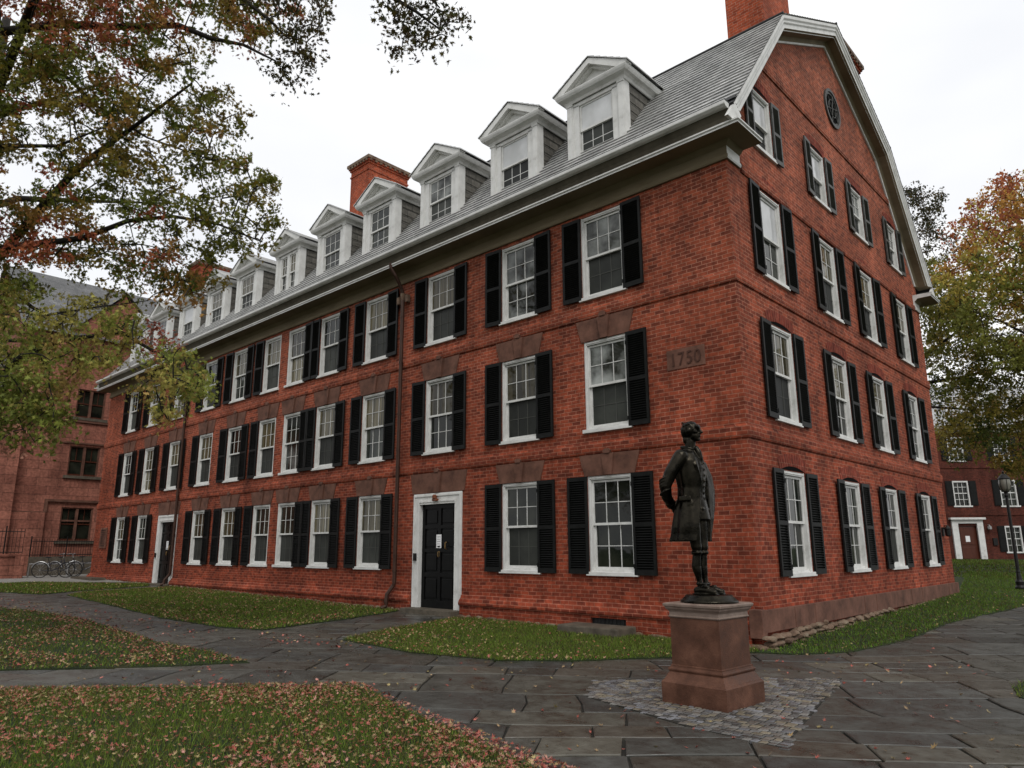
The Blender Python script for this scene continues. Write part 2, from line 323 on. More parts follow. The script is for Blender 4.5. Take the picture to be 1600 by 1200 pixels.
def sample(P, n):
    P = np.array(P); a = P.min(0); b = P.max(0); out = np.zeros((0, 2))
    while len(out) < n:
        q = RNG.uniform(a, b, (n*2, 2)); out = np.vstack([out, q[inpoly(P, q[:, 0], q[:, 1])]])
    return out[:n]
def area(P):
    return abs(sum(P[i][0]*P[(i+1) % len(P)][1]-P[(i+1) % len(P)][0]*P[i][1] for i in range(len(P))))/2
def edge_dist(P, q):
    d = np.full(len(q), 1e9)
    for i in range(len(P)):
        a = np.array(P[i]); b = np.array(P[(i+1) % len(P)]); ab = b-a; t = np.clip(((q-a)@ab)/(ab@ab+1e-9), 0, 1)
        d = np.minimum(d, np.linalg.norm(q-(a+t[:, None]*ab), axis=1))
    return d
# ================================================================== BRICK HALL
LEN, WID = 32.0, 12.8
B1, B2, B3, B4 = 3.32, 6.18, 8.60, 11.60
S1, S2, S3, S4 = .934, 3.754, 6.594, 9.433
XW = [-2.93, -5.33, -8.05, -10.80, -13.17, -15.09, -16.67, -18.90, -21.21, -23.91, -26.45, -28.84]
YW = [1.80, 4.92, 7.67, 10.71]
WH, OW = 1.94, 1.10            # opening height / width
hall = empty('brick_hall', (-16, 6.4, 0))
tagp(hall, 'long red brick college hall with black shutters, white dormers and a gambrel gable end', 'building')
HP = hall                       # parts are built in world metres and hung on the hall
def part(o, parent=None):
    p = parent or hall; o.parent = p; o.matrix_parent_inverse = p.matrix_basis.inverted() if p is hall else Matrix()
    return o
def wall_grid(mb, o, ux, nin, a0, a1, z0, z1, ops, depth):
    o = Vector(o); ux = Vector(ux); nin = Vector(nin); P = lambda a, z, d=0: o+ux*a+Vector((0, 0, z))+nin*d
    A = sorted({a0, a1, *[v for q in ops for v in (q[0], q[1])]}); Z = sorted({z0, z1, *[v for q in ops for v in (q[2], q[3])]})
    for i in range(len(A)-1):
        for j in range(len(Z)-1):
            ca, cz = (A[i]+A[i+1])/2, (Z[j]+Z[j+1])/2
            if any(q[0] < ca < q[1] and q[2] < cz < q[3] for q in ops): continue
            mb.face([P(A[i], Z[j]), P(A[i+1], Z[j]), P(A[i+1], Z[j+1]), P(A[i], Z[j+1])])
    for q in ops:
        a, b, c, d = q
        mb.face([P(a, c), P(a, d), P(a, d, depth), P(a, c, depth)]); mb.face([P(b, c), P(b, d), P(b, d, depth), P(b, c, depth)])
        mb.face([P(a, d), P(b, d), P(b, d, depth), P(a, d, depth)]); mb.face([P(a, c), P(b, c), P(b, c, depth), P(a, c, depth)])
fo = []
for i, x in enumerate(XW):
    if i in (2, 9): fo.append((x-.88, x+.88, -.02, 2.80))
    else: fo.append((x-OW/2, x+OW/2, S1, S1+WH))
    fo.append((x-OW/2, x+OW/2, S2, S2+WH)); fo.append((x-OW/2, x+OW/2, S3, S3+WH-.02))
mb = MB(); wall_grid(mb, (0, 0, 0), (1, 0, 0), (0, 1, 0), -LEN, 0, -.6, B3+.4, fo, .16)
part(mb.build('wall', M['brick']))
go = []
for y in YW:
    for s_ in (S1, S2, S3): go.append((y-OW/2, y+OW/2, s_, s_+WH-.02))
mb = MB(); wall_grid(mb, (0, 0, 0), (0, 1, 0), (-1, 0, 0), 0, WID, -.6, B3+.3, go, .16)
def gable(x, ops):
    m2 = MB(); wall_grid(m2, (x, 0, 0), (0, 1, 0), (-1, 0, 0), 0, WID, B3+.3, 15.1, ops, .16)
    me = bpy.data.meshes.new('t'); me.from_pydata(m2.v, [], m2.f); bm = bmesh.new(); bm.from_mesh(me)
    for (p, q) in (((-.65, 9.10), (2.54, 13.08)), ((2.54, 13.08), (6.4, 15.09)), ((6.4, 15.09), (10.26, 13.08)), ((10.26, 13.08), (13.45, 9.10))):
        n = Vector((0, -(q[1]-p[1]), q[0]-p[0])).normalized()
        bmesh.ops.bisect_plane(bm, geom=list(bm.verts)+list(bm.edges)+list(bm.faces), plane_co=(0, p[0], p[1]-.02), plane_no=n, clear_outer=True)
    return bm
AW, AH = .98, 1.46
g = gable(0, [(y-AW/2, y+AW/2, S4, S4+AH) for y in YW]); mb.bm(g); g.free()
part(mb.build('wall', M['brick']))
mb = MB(); wall_grid(mb, (-LEN, 0, 0), (0, 1, 0), (1, 0, 0), 0, WID, -.6, B3+.3, [], .1); g = gable(-LEN, []); mb.bm(g); g.free()
part(mb.build('wall', M['brick']))
mb = MB(); wall_grid(mb, (0, WID, 0), (-1, 0, 0), (0, -1, 0), 0, LEN, -.6, B3+.4, [], .1)
part(mb.build('wall', M['brick']))
# belt courses (three projecting brick rows with a moulded lower edge)
def sweep(mb, path, prof, closed=False):
    """path: plan points (x,y) with the outside on the right hand; prof: (out, z)"""
    n = len(path); offs = []
    for i in range(n):
        d0 = (Vector(path[i])-Vector(path[i-1])).normalized() if i > 0 else None
        d1 = (Vector(path[i+1])-Vector(path[i])).normalized() if i < n-1 else None
        n0 = Vector((d0.y, -d0.x)) if d0 else None; n1 = Vector((d1.y, -d1.x)) if d1 else None
        if n0 is None: o_ = n1
        elif n1 is None: o_ = n0
        else: o_ = (n0+n1)/(1+n0.dot(n1))
        offs.append(o_)
    k = len(prof); V = []
    for i in range(n):
        for (o_, z) in prof: V.append((path[i][0]+offs[i].x*o_, path[i][1]+offs[i].y*o_, z))
    F = []
    for i in range(n-1):
        for j in range(k): F.append((i*k+j, i*k+(j+1) % k, (i+1)*k+(j+1) % k, (i+1)*k+j))
    F.append(tuple(range(k))); F.append(tuple((n-1)*k+j for j in range(k)))
    mb.idx(V, F)
def belt(z, h=.235, path=None):
    m_ = MB(); sweep(m_, path or [(-LEN, 1), (-LEN, 0), (0, 0), (0, WID)], [(0, z-.0), (.028, z), (.045, z+.05), (.045, z+h-.04), (.02, z+h), (0, z+h)])
    return part(m_.build('belt_course', M['brick']))
belt(B1); belt(B2)
belt(B3-.05, .2, [(0, .56), (0, WID-.55)]); belt(B4, .2, [(0, 1.98), (0, WID-1.98)])
# cornice: frieze, soffit and corona, returned on both gable ends
CP = [(0, 8.60), (.045, 8.60), (.06, 8.63), (.06, 8.68), (.035, 8.70), (.035, 8.86), (.08, 8.90), (.12, 8.95), (.50, 8.95), (.50, 8.985), (.525, 9.0), (.525, 9.03), (.48, 9.06), (0, 9.08)]
mb = MB(); sweep(mb, [(-LEN, .62), (-LEN, 0), (0, 0), (0, .50)], CP)
sweep(mb, [(0, WID-.50), (0, WID), (-LEN, WID), (-LEN, WID-.62)], CP)
cn = part(mb.build('cornice', [M['white'], M['eave_shade']]))
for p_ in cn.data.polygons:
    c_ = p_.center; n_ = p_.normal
    if (c_.z < 8.951 and n_.z < -.5) or (c_.z < 8.951 and abs(n_.y) > .35 and c_.y < 3 and c_.x < -.02): p_.material_index = 1  # undersides and front frieze get the painted eave shade
mb = MB(); GP = [(.50, 9.275), (.60, 9.285), (.645, 9.32), (.65, 9.335), (.65, 9.39), (.46, 9.39)]
sweep(mb, [(-LEN-.343, 0), (.343, 0)], [(.30, 9.065), (.46, 9.062), (.47, 9.16), (.50, 9.22), (.53, 9.28), (.30, 9.28)])
sweep(mb, [(-LEN-.343, 0), (.343, 0)], GP); sweep(mb, [(.343, WID), (-LEN-.343, WID)], GP)
gt_ = part(mb.build('gutter', [M['white'], M['recess_shade']]))
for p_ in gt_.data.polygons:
    if p_.center.z < 9.274: p_.material_index = 1  # band below the gutter gets its shadow as colour
mb = MB(); mb.box((-LEN-.36, -.625, 9.393), (.345, -.47, 9.425)); mb.box((-LEN-.36, WID+.47, 9.393), (.345, WID+.625, 9.425))  # thin dark strip along the top of both gutters
part(mb.build('gutter_dark_strip', M['roofdark']))
# roof of stepped slate courses
RP = [(-.42, 9.387), (2.54, 13.08), (6.4, 15.09), (10.26, 13.08), (13.22, 9.387)]
mb = MB(); X0, X1 = -LEN-.42, .42; mb.mi = 0
for (p, q) in zip(RP[:-1], RP[1:]):
    rev = p[0] > 6
    if rev: p, q = q, p
    d = Vector((q[0]-p[0], q[1]-p[1])); Ls = d.length; d.normalize(); nn = Vector((-d.y, d.x))
    if nn.y < 0: nn = -nn
    n = max(1, round(Ls/.2)); st = Ls/n
    for i in range(n):
        mb.mi = 1 if (i == 0 and p[1] < 9.5) else 0
        a = Vector(p)+d*(i*st)+nn*.036; b = Vector(p)+d*((i+1)*st)+nn*.008; c = Vector(p)+d*(i*st)+nn*(.008 if i else -.02)
        mb.face([(X0, a.x, a.y), (X1, a.x, a.y), (X1, b.x, b.y), (X0, b.x, b.y)], [(X0, i*.2), (X1, i*.2), (X1, i*.2+.199), (X0, i*.2+.199)])
        mb.face([(X0, c.x, c.y), (X1, c.x, c.y), (X1, a.x, a.y), (X0, a.x, a.y)], [(X0, .01), (X1, .01), (X1, .02), (X0, .02)])
d = Vector((2.96, 3.693)).normalized(); nn = Vector((-d.y, d.x)); q0 = Vector((-.42, 9.387)); mb.mi = 1
q = [q0+d*s_+nn*o_ for s_, o_ in ((.18, .05), (.27, .05), (.27, .02), (.18, .02))]
for k_ in range(4): a, b = q[k_], q[(k_+1) % 4]; mb.face([(X0, a.x, a.y), (X1, a.x, a.y), (X1, b.x, b.y), (X0, b.x, b.y)], [(0, 0)]*4)
part(mb.build('roof', [M['slate'], M['roofdark']]))
mb = MB()
for yy, zz in ((2.54, 13.11), (10.26, 13.11), (6.4, 15.125)): mb.tube([(X0, yy, zz), (X1, yy, zz)], .035, 8)
part(mb.build('ridge_flashing', M['roofdark']))
# raking cornices of both gables
def rake(xf):
    path = [(-.36, 9.45), (2.54, 13.07), (6.4, 15.08), (10.26, 13.07), (13.16, 9.45)]
    prof = [(0, .0), (.405, .0), (.405, .07), (.375, .10), (.375, .15), (.345, .18), (.345, .27), (.30, .29), (.30, .31), (.10, .31), (.07, .34), (.05, .40), (.035, .44), (0, .44)]
    n = len(path); offs = []
    for i in range(n):
        d0 = (Vector(path[i])-Vector(path[i-1])).normalized() if i else None; d1 = (Vector(path[i+1])-Vector(path[i])).normalized() if i < n-1 else None
        n0 = Vector((d0.y, -d0.x)) if d0 else None; n1 = Vector((d1.y, -d1.x)) if d1 else None
        offs.append(n1 if n0 is None else n0 if n1 is None else (n0+n1)/(1+n0.dot(n1)))
    offs[0] = Vector((1.28, 0)); offs[-1] = Vector((-1.28, 0))
    m_ = MB(); V = []; k = len(prof)
    for i in range(n):
        for (x, o_) in prof: V.append((xf(x), path[i][0]+offs[i].x*o_, path[i][1]+offs[i].y*o_))
    F = []
    for i in range(n-1):
        for j in range(k): F.append((i*k+j, i*k+(j+1) % k, (i+1)*k+(j+1) % k, (i+1)*k+j))
    F.append(tuple(range(k))); F.append(tuple((n-1)*k+j for j in range(k))); m_.idx(V, F)
    for mir in (0, 1):
        m_.prism([(-.685, 9.04), (-.352, 9.46), (-.118, 9.27), (-.302, 9.04)], .344, .408, lambda p, t: (xf(t), WID-p[0] if mir else p[0], p[1]))
    rk = part(m_.build('raking_cornice', [M['white'], M['eave_shade']]))
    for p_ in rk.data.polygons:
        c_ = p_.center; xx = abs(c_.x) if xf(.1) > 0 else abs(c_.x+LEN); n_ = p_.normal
        if .05 < xx < .33 and (c_.y-6.4)*n_.y+(c_.z-9)*n_.z < 0: p_.material_index = 1  # rake soffit gets the painted eave shade
    return rk
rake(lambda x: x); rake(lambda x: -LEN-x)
# ---------------------------------------------------------------- windows
def bars_mesh(w, h, y, st=.042, mt=.014):
    m_ = MB(); a = -w/2
    for i in (1, 2): x = a+st+(w-2*st)*i/3; m_.box((x-mt/2, y, st), (x+mt/2, y+.01, h-st))
    m_.box((a+st, y+.001, h/2-mt/2), (-a-st, y+.009, h/2+mt/2)); return m_
def sash_mesh(w, h, cols, rows, y, st=.042, mt=.014, skipbars=False):
    m_ = MB(); a, b = -w/2, w/2
    m_.box((a, y, 0), (a+st, y+.04, h)); m_.box((b-st, y, 0), (b, y+.04, h))
    m_.box((a+st, y, 0), (b-st, y+.04, st*1.15)); m_.box((a+st, y, h-st), (b-st, y+.04, h))
    if not skipbars:
        for i in range(1, cols):
            x = a+st+(w-2*st)*i/cols; m_.box((x-mt/2, y+.006, st), (x+mt/2, y+.034, h-st))
        for j in range(1, rows):
            z = st+(h-2*st)*j/rows; m_.box((a+st, y+.008, z-mt/2), (b-st, y+.032, z+mt/2))
    return m_
def pane_mesh(w, h, y):
    m_ = MB(); m_.face([(-w/2, y, 0), (w/2, y, 0), (w/2, y, h), (-w/2, y, h)]); return m_
def frame_mesh(w, h, arch=0):
    m_ = MB(); a, b = -w/2, w/2; c = .075
    m_.cbox((a-.05, -.055, 0), (b+.05, .155, .075), .008)
    m_.box((a, .015, .075), (a+c, .15, h)); m_.box((b-c, .015, .075), (b, .15, h)); m_.box((a+c, .015, h-c), (b-c, .15, h))
    m_.box((a+.022, .002, .075), (a+.05, .0149, h)); m_.box((b-.05, .002, .075), (b-.022, .0149, h)); m_.box((a+.05, .002, h-.05), (b-.05, .0149, h-.022))
    m_.box((a+c, .05, .075), (b-c, .15, .12))
    return m_
cache = {}
def cm(key, fn, mats, name=None):
    if key not in cache: o = fn().build(name or key[0], mats); cache[key] = o.data; bpy.data.objects.remove(o)
    return cache[key]
def shutter(w, h):
    m_ = MB(); t = .036; s = .055
    m_.box((0, -t, 0), (s, 0, h)); m_.box((w-s, -t, 0), (w, 0, h))
    zs = [(0, .10), (h*.47, h*.47+.07), (h-.075, h)]
    for a, b in zs: m_.box((s, -t, a), (w-s, 0, b))
    for (a, b) in ((.10, h*.47), (h*.47+.07, h-.075)):
        n = int((b-a)/.045)
        for i in range(n):
            z = a+(b-a)*(i+.5)/n
            m_.box((s, -.026, -.002), (w-s, .026, .005), Matrix.Translation((0, -.017, z)) @ Matrix.Rotation(R(-38), 4, 'X'))
    m_.box((s, -.004, .10), (w-s, -.001, h-.07))
    m_.box((-.01, -.045, .12), (.02, -.03, .2)); m_.box((-.01, -.045, h-.25), (.02, -.03, h-.17))
    return m_
def add_window(pos, rz, w=OW, h=WH, shut='LR', up_='g_dark', lo='g_screen', open_=0, gab=False, sw=.49, mid=None, ac=None, lightened=False):
    win = link('window', cm(('window', w, h), lambda: frame_mesh(w, h), M['white'])); win.location = pos; win.rotation_euler = (0, 0, rz); part(win)
    iw = w-.15; z0 = .12; z1 = h-.085; mid = mid or (z0+z1)/2; hu = z1-mid+.02; hl = mid-z0+.03
    rows = 2
    nb = up_ == 'g_blind'
    s1 = link('sash', cm(('sash', w, hu, nb), lambda: sash_mesh(iw, hu, 3, rows, .055, skipbars=nb), M['white']), win, (0, 0, mid-.02))
    p1 = link('pane', cm(('pane', iw-.06, hu-.06), lambda: pane_mesh(iw-.06, hu-.06, .075), M[up_]), win, (0, 0, mid+.01)); 
    if p1.data.materials[0] != M[up_]: p1.material_slots[0].link = 'OBJECT'; p1.material_slots[0].material = M[up_]
    s2 = link('sash', cm(('sash2', w, hl), lambda: sash_mesh(iw, hl, 3, rows, .098), M['white'], 'sash'), win, (0, 0, z0+open_))
    if lo in ('g_screen',):
        s2.data = cm(('sashd', w, hl), lambda: sash_mesh(iw, hl, 3, rows, .098, skipbars=True), M['white'], 'sash'); link('glazing_bar', cm(('bars', w, hl), lambda: bars_mesh(iw, hl, .110), M['bar'], 'glazing_bar'), win, (0, 0, z0+open_))
    p2 = link('pane', cm(('pane2', iw-.06, hl-.06), lambda: pane_mesh(iw-.06, hl-.06, .120), M[lo], 'pane'), win, (0, 0, z0+.03))
    if p2.data.materials[0] != M[lo]: p2.material_slots[0].link = 'OBJECT'; p2.material_slots[0].material = M[lo]
    dk = link('window_reveal', cm(('dark', w, h), lambda: pane_mesh(w, h, .158), M['roofdark'], 'window_reveal'), win)
    sm = M['shutter_sheen'] if lightened else M['shutter']; sh = h-.03; key = ('shutter', sw, sh, lightened)
    if 'L' in shut:
        o = link('shutter', cm(key, lambda: shutter(sw, sh), sm), win, (-w/2+.015, -.02, .03)); o.scale = (-1, 1, 1); o.rotation_euler = (0, 0, R(random.uniform(1.5, 4)))
    if 'R' in shut:
        o = link('shutter', cm(key, lambda: shutter(sw, sh), sm), win, (w/2-.015, -.02, .03)); o.rotation_euler = (0, 0, R(-random.uniform(1.5, 4)))
    return win
# front: which shutters are missing, what the glass shows
nosh = {(0, 5): 'R', (0, 6): 'L', (1, 0): 'R', (1, 5): 'R', (1, 6): 'L', (2, 5): 'R', (2, 6): 'L', (1, 8): 'L'}
ups = {(0, 0): 'g_dark', (0, 1): 'g_dark', (0, 3): 'g_curt', (0, 4): 'g_curt', (0, 7): 'g_curt', (0, 8): 'g_curt', (1, 0): 'g_refl', (1, 1): 'g_curt', (2, 0): 'g_refl', (2, 1): 'g_refl', (2, 2): 'g_curt', (1, 3): 'g_curt', (2, 3): 'g_curt'}
for fl, zs in enumerate((S1, S2, S3)):
    for i, x in enumerate(XW):
        if fl == 0 and i in (2, 9): continue
        lo_ = random.choices(['g_screen', 'g_dark', 'g_curt', 'g_refl'], [.62, .16, .16, .06])[0]
        add_window((x, 0, zs), 0, h=WH if fl < 2 else WH-.02, shut=nosh.get((fl, i), 'LR'), up_=ups.get((fl, i), random.choice(['g_dark', 'g_curt', 'g_dark'])),
                   lo='g_dark' if (fl, i) in ((0, 0), (1, 2)) else ('g_refl' if (fl, i) == (2, 1) else ('g_screen' if i < 2 else lo_)))
gu = {(0, 0): 'g_dark', (0, 1): 'g_dark', (0, 2): 'g_dark', (0, 3): 'g_dark', (1, 0): 'g_curt', (1, 1): 'g_curt', (1, 2): 'g_curt', (1, 3): 'g_refl', (2, 0): 'g_blind', (2, 1): 'g_curt', (2, 2): 'g_curt', (2, 3): 'g_curt'}
for fl, zs in enumerate((S1, S2, S3)):
    for i, y in enumerate(YW): add_window((0, y, zs), R(90), h=WH-.02, up_=gu[(fl, i)], lo=random.choice(['g_screen', 'g_screen', 'g_dark']), sw=.46)
for i, y in enumerate(YW):
    add_window((0, y, S4), R(90), w=AW, h=AH, up_='g_blind' if i < 2 else 'g_refl', lo='g_screen', sw=.40 if i not in (0, 3) else .36, lightened=True)  # attic shutters carry the sky sheen in their paint colour
# lintels: flared brownstone with a keystone on the front, segmental brick arches on the gable
def lintel(x, z, wb, wt, h, key=True, kh=.09):
    m_ = MB(); G_ = .004
    f = lambda p, t: (x+p[0], -t, z+p[1])
    kb, kt = .085, .15
    m_.prism([(-wb, 0), (-kb-G_, 0), (-kt-G_, h), (-wt, h)], 0, .022, f); m_.prism([(kb+G_, 0), (wb, 0), (wt, h), (kt+G_, h)], 0, .022, f)
    m_.prism([(-kb, -.0), (kb, -.0), (kt, h), (-kt, h)], 0, .062, f)
    if key: m_.prism([(-.07, h), (.07, h), (.09, h+.05), (.05, h+kh), (-.05, h+kh), (-.09, h+.05)], 0, .085, f)
    return part(m_.build('lintel', M['brownstone']))
for i, x in enumerate(XW):
    if i in (2, 9): lintel(x, 2.81, .95, 1.04, B1-2.83, True)
    else: lintel(x, S1+WH+.005, .60, .73, B1-(S1+WH)-.02, True)
    lintel(x, S2+WH+.005, .60, .73, B2-(S2+WH)-.02, True)
def arch(y, z, w):
    m_ = MB(); n = 12; R_ = 1.7*w; half = math.asin(w/2/R_); zc = z-R_*math.cos(half)
    for k in range(n):
        a0 = -half*1.12+2.24*half*k/n+.004; a1 = -half*1.12+2.24*half*(k+1)/n-.004
        pts = [(R_*math.sin(a0), R_*math.cos(a0)), (R_*math.sin(a1), R_*math.cos(a1)), ((R_+.23)*math.sin(a1), (R_+.23)*math.cos(a1)), ((R_+.23)*math.sin(a0), (R_+.23)*math.cos(a0))]
        m_.prism(pts, -.002, .010, lambda p, t: (t, y+p[0], zc+p[1]))
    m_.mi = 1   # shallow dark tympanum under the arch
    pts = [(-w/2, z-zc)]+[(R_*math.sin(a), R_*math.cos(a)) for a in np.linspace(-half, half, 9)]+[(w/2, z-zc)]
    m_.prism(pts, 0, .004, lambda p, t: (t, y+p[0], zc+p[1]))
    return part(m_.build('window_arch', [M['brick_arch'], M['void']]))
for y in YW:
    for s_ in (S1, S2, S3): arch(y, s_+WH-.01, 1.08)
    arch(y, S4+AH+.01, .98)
# round gable window
oc = MB(); k = 40
for (r0, r1, x0, x1) in ((.47, .55, 0, .05), (.41, .47, 0, .025)):
    V = []; 
    for x_, r_ in ((x0, r1), (x1, r1), (x1, r0), (x0, r0)):
        V += [(x_, 6.5+r_*.97*math.cos(2*math.pi*j/k), 12.78+r_*math.sin(2*math.pi*j/k)) for j in range(k)]
    F = [(a*k+j, a*k+(j+1) % k, ((a+1) % 4)*k+(j+1) % k, ((a+1) % 4)*k+j) for a in range(4) for j in range(k)]
    oc.idx(V, F)
ow = part(oc.build('round_window', M['shutter_sheen']))
mb = MB(); mb.face([(.012, 6.5+.43*.97*math.cos(2*math.pi*j/k), 12.78+.43*math.sin(2*math.pi*j/k)) for j in range(k)])
o = mb.build('pane', M['void'], ow)
mb = MB()
for a in range(3):
    t = math.pi*a/3+.3; mb.tube([(.03, 6.5+.43*math.cos(t), 12.78+.43*math.sin(t)), (.03, 6.5-.43*math.cos(t), 12.78-.43*math.sin(t))], .014, 6)
mb.tube([(.03, 6.5+.25*math.cos(2*math.pi*j/16), 12.78+.25*math.sin(2*math.pi*j/16)) for j in range(17)], .014, 6)
mb.build('glazing_bar', M['shutter_sheen'], ow)
# ---------------------------------------------------------------- dormers
def dormer_main(double=False):
    m_ = MB()
    m_.box((-.80, .0, -.02), (-.62, .14, 1.44)); m_.box((.62, .0, -.02), (.80, .14, 1.44))
    for s_ in (-1, 1):
        a, b = sorted((s_*.80, s_*.64)); m_.box((a+.012, -.018, .05), (b-.012, -.001, 1.38)); m_.box((a-.012, -.03, 1.385), (b+.012, -.001, 1.44)); m_.box((a-.012, -.03, -.02), (b+.012, -.001, .045))
        a, b = sorted((s_*.62, s_*.47)); m_.box((a, .02, .0), (b, .14, 1.36))
        a, b = sorted((s_*.80, s_*.785)); m_.box((a, .14, -.4), (b, .22, 1.44))
    m_.box((-.62, .02, 1.34), (.62, .14, 1.44)); m_.cbox((-.64, -.06, -.05), (.64, .14, .015), .006)
    if double: m_.box((-.08, .015, .015), (.08, .14, 1.34))
    # pediment: level cornice returned along both cheeks
    prof = [(0, 1.44), (.03, 1.44), (.05, 1.50), (.10, 1.535), (.16, 1.55), (.19, 1.60), (.205, 1.645), (.205, 1.665), (0, 1.665)]
    sweep(m_, [(-.80, 1.5), (-.80, 0), (.80, 0), (.80, 1.5)], prof)
    f = lambda p, t: (p[0], t, p[1])
    m_.prism([(-.86, 1.667), (.86, 1.667), (0, 2.16)], .0, .05, f)
    for s_ in (-1, 1):
        p0, p1 = (s_*1.03, 1.70), (0, 2.27)
        m_.prism([(p0[0], p0[1]), p1, (0, 2.12), (s_*.74, 1.667), (s_*1.03, 1.667)], -.20, -.002, f)
        m_.prism([(s_*.82, 1.667), (0, 2.12), (0, 2.06), (s_*.68, 1.667)], -.10, -.001, f)
    return m_
def dormer_roof():
    m_ = MB(); n = 6
    for s_ in (-1, 1):
        for i in range(n):
            a, b = i/n, (i+1)/n
            P = lambda t, o_: (s_*(1.06*(1-t)), 1.695+.60*t+o_)
            x0, z0 = P(a, .03); x1, z1 = P(b, .012); xl, zl = P(a, .0)
            m_.face([(x0, -.225, z0), (x1, -.225, z1), (x1, 2.4, z1), (x0, 2.4, z0)], [(0, i*.2), (0, i*.2+.19), (2.6, i*.2+.19), (2.6, i*.2)])
            m_.face([(x0, -.225, z0), (x0, 2.4, z0), (xl, 2.4, zl), (xl, -.225, zl)], [(.1, .1)]*4)
            m_.face([(x0, -.225, z0), (x1, -.225, z1), (x1, -.225, z1-.02), (x0, -.225, z0-.04)], [(.1, .1)]*4)
    return m_
def dormer_cheek(s_):
    m_ = MB(); x = s_*.775
    for i in range(7):
        z0 = -.1+i*.22; z1 = z0+.22; xo = x+s_*.014; y0, y1 = .2, 1.6
        if z1 > 1.44: z1 = 1.44
        if z0 >= 1.43: continue
        m_.face([(xo, y0, z0), (xo, y1, z0), (x, y1, z1), (x, y0, z1)], [(0+i*.17, i*.24), (1.4+i*.17, i*.24), (1.4+i*.17, i*.24+.23), (0+i*.17, i*.24+.23)])
        m_.face([(xo, y0, z0), (xo, y1, z0), (x, y1, z0), (x, y0, z0)], [(0, 0)]*4)
    return m_
def add_dormer(x, y, rz, up_, lo, double=False):
    key = ('dormer', double)
    d = link('dormer', cm(key, lambda: dormer_main(double), M['white'])); d.location = (x, y, 10.19); d.rotation_euler = (0, 0, rz); part(d)
    link('dormer_roof', cm(('dormer_roof',), dormer_roof, M['slate']), d)
    for s_ in (-1, 1): link('cheek', cm(('cheek', s_), lambda: dormer_cheek(s_), M['slate_side'], 'cheek'), d)
    hw = [(0, .92)] if not double else [(-.275, .38), (.275, .38)]
    for cx_, w_ in hw:
        hu = .68
        link('sash', cm(('dsash', w_, hu), lambda: sash_mesh(w_, hu, 3 if w_ > .5 else 2, 2, .05, .04, .016, skipbars=(up_ == 'g_blind')), M['white'], 'sash') if up_ != 'g_blind' else cm(('dsb', w_), lambda: sash_mesh(w_, hu, 3, 2, .05, .04, .016, skipbars=True), M['white'], 'sash'), d, (cx_, 0, .66))
        link('sash', cm(('dsash2', w_, hu), lambda: sash_mesh(w_, hu, 3 if w_ > .5 else 2, 2, .085, .04, .016), M['white'], 'sash'), d, (cx_, 0, .015))
        for (hh, zz, mm, yy) in ((hu-.02, .67, up_, .068), (hu-.02, .025, lo, .095)):
            p = link('pane', cm(('dp', w_, yy), lambda: pane_mesh(w_-.02, hh, yy), M[mm], 'pane'), d, (cx_, 0, zz))
            if p.data.materials[0] != M[mm]: p.material_slots[0].link = 'OBJECT'; p.material_slots[0].material = M[mm]
    mb_ = cm(('dback',), lambda: pane_mesh(1.3, 1.4, .135), M['roofdark'], 'dormer_lining'); link('dormer_lining', mb_, d)
    return d
DX = [-3.17, -5.70, -8.50, -11.25, -13.80, -16.50, -19.45, -21.95, -24.60, -27.35, -30.0]
du = ['g_blind', 'g_blind', 'g_refl', 'g_dark', 'g_dark', 'g_curt', 'g_curt', 'g_curt', 'g_blind', 'g_dark', 'g_refl']
for i, x in enumerate(DX): add_dormer(x, .25, 0, du[i], 'g_screen' if i not in (3, 4) else 'g_dark', i in (5, 10))
for x in DX[:3]: add_dormer(x, 12.55, math.pi, 'g_dark', 'g_dark')
# ---------------------------------------------------------------- chimneys
def chimney(x0, x1, y0, y1, zb, zt):
    m_ = MB(); m_.box((x0, y0, zb), (x1, y1, zt-.55)); 
    m_.box((x0-.03, y0-.03, zt-.55), (x1+.03, y1+.03, zt-.49)); m_.box((x0, y0, zt-.49), (x1, y1, zt-.28))
    m_.box((x0-.04, y0-.04, zt-.28), (x1+.04, y1+.04, zt-.20)); m_.box((x0-.08, y0-.08, zt-.20), (x1+.08, y1+.08, zt-.12))
    c = part(m_.build('chimney', M['brick_chim']))
    m_ = MB(); m_.box((x0-.13, y0-.13, zt-.12), (x1+.13, y1+.13, zt)); n = 9
    for i in range(n):
        yy = y0-.02+(y1-y0-.06)*i/(n-1); m_.box((x1+.08, yy, zt-.2), (x1+.12, yy+.1, zt-.121))
        if i < 7: xx = x0-.02+(x1-x0-.06)*i/6; m_.box((xx, y0-.12, zt-.2), (xx+.1, y0-.081, zt-.121))
    m_.build('chimney_cap', M['rubble'], c); return c
chimney(-17.10, -15.92, 3.05, 4.95, 13.0, 16.35)
chimney(-1.25, -.32, 3.30, 5.05, 13.0, 16.6)
chimney(-31.9, -30.7, 3.05, 4.95, 13.0, 16.25)
chimney(-1.25, -.40, 9.1, 11.1, 11.8, 16.75)
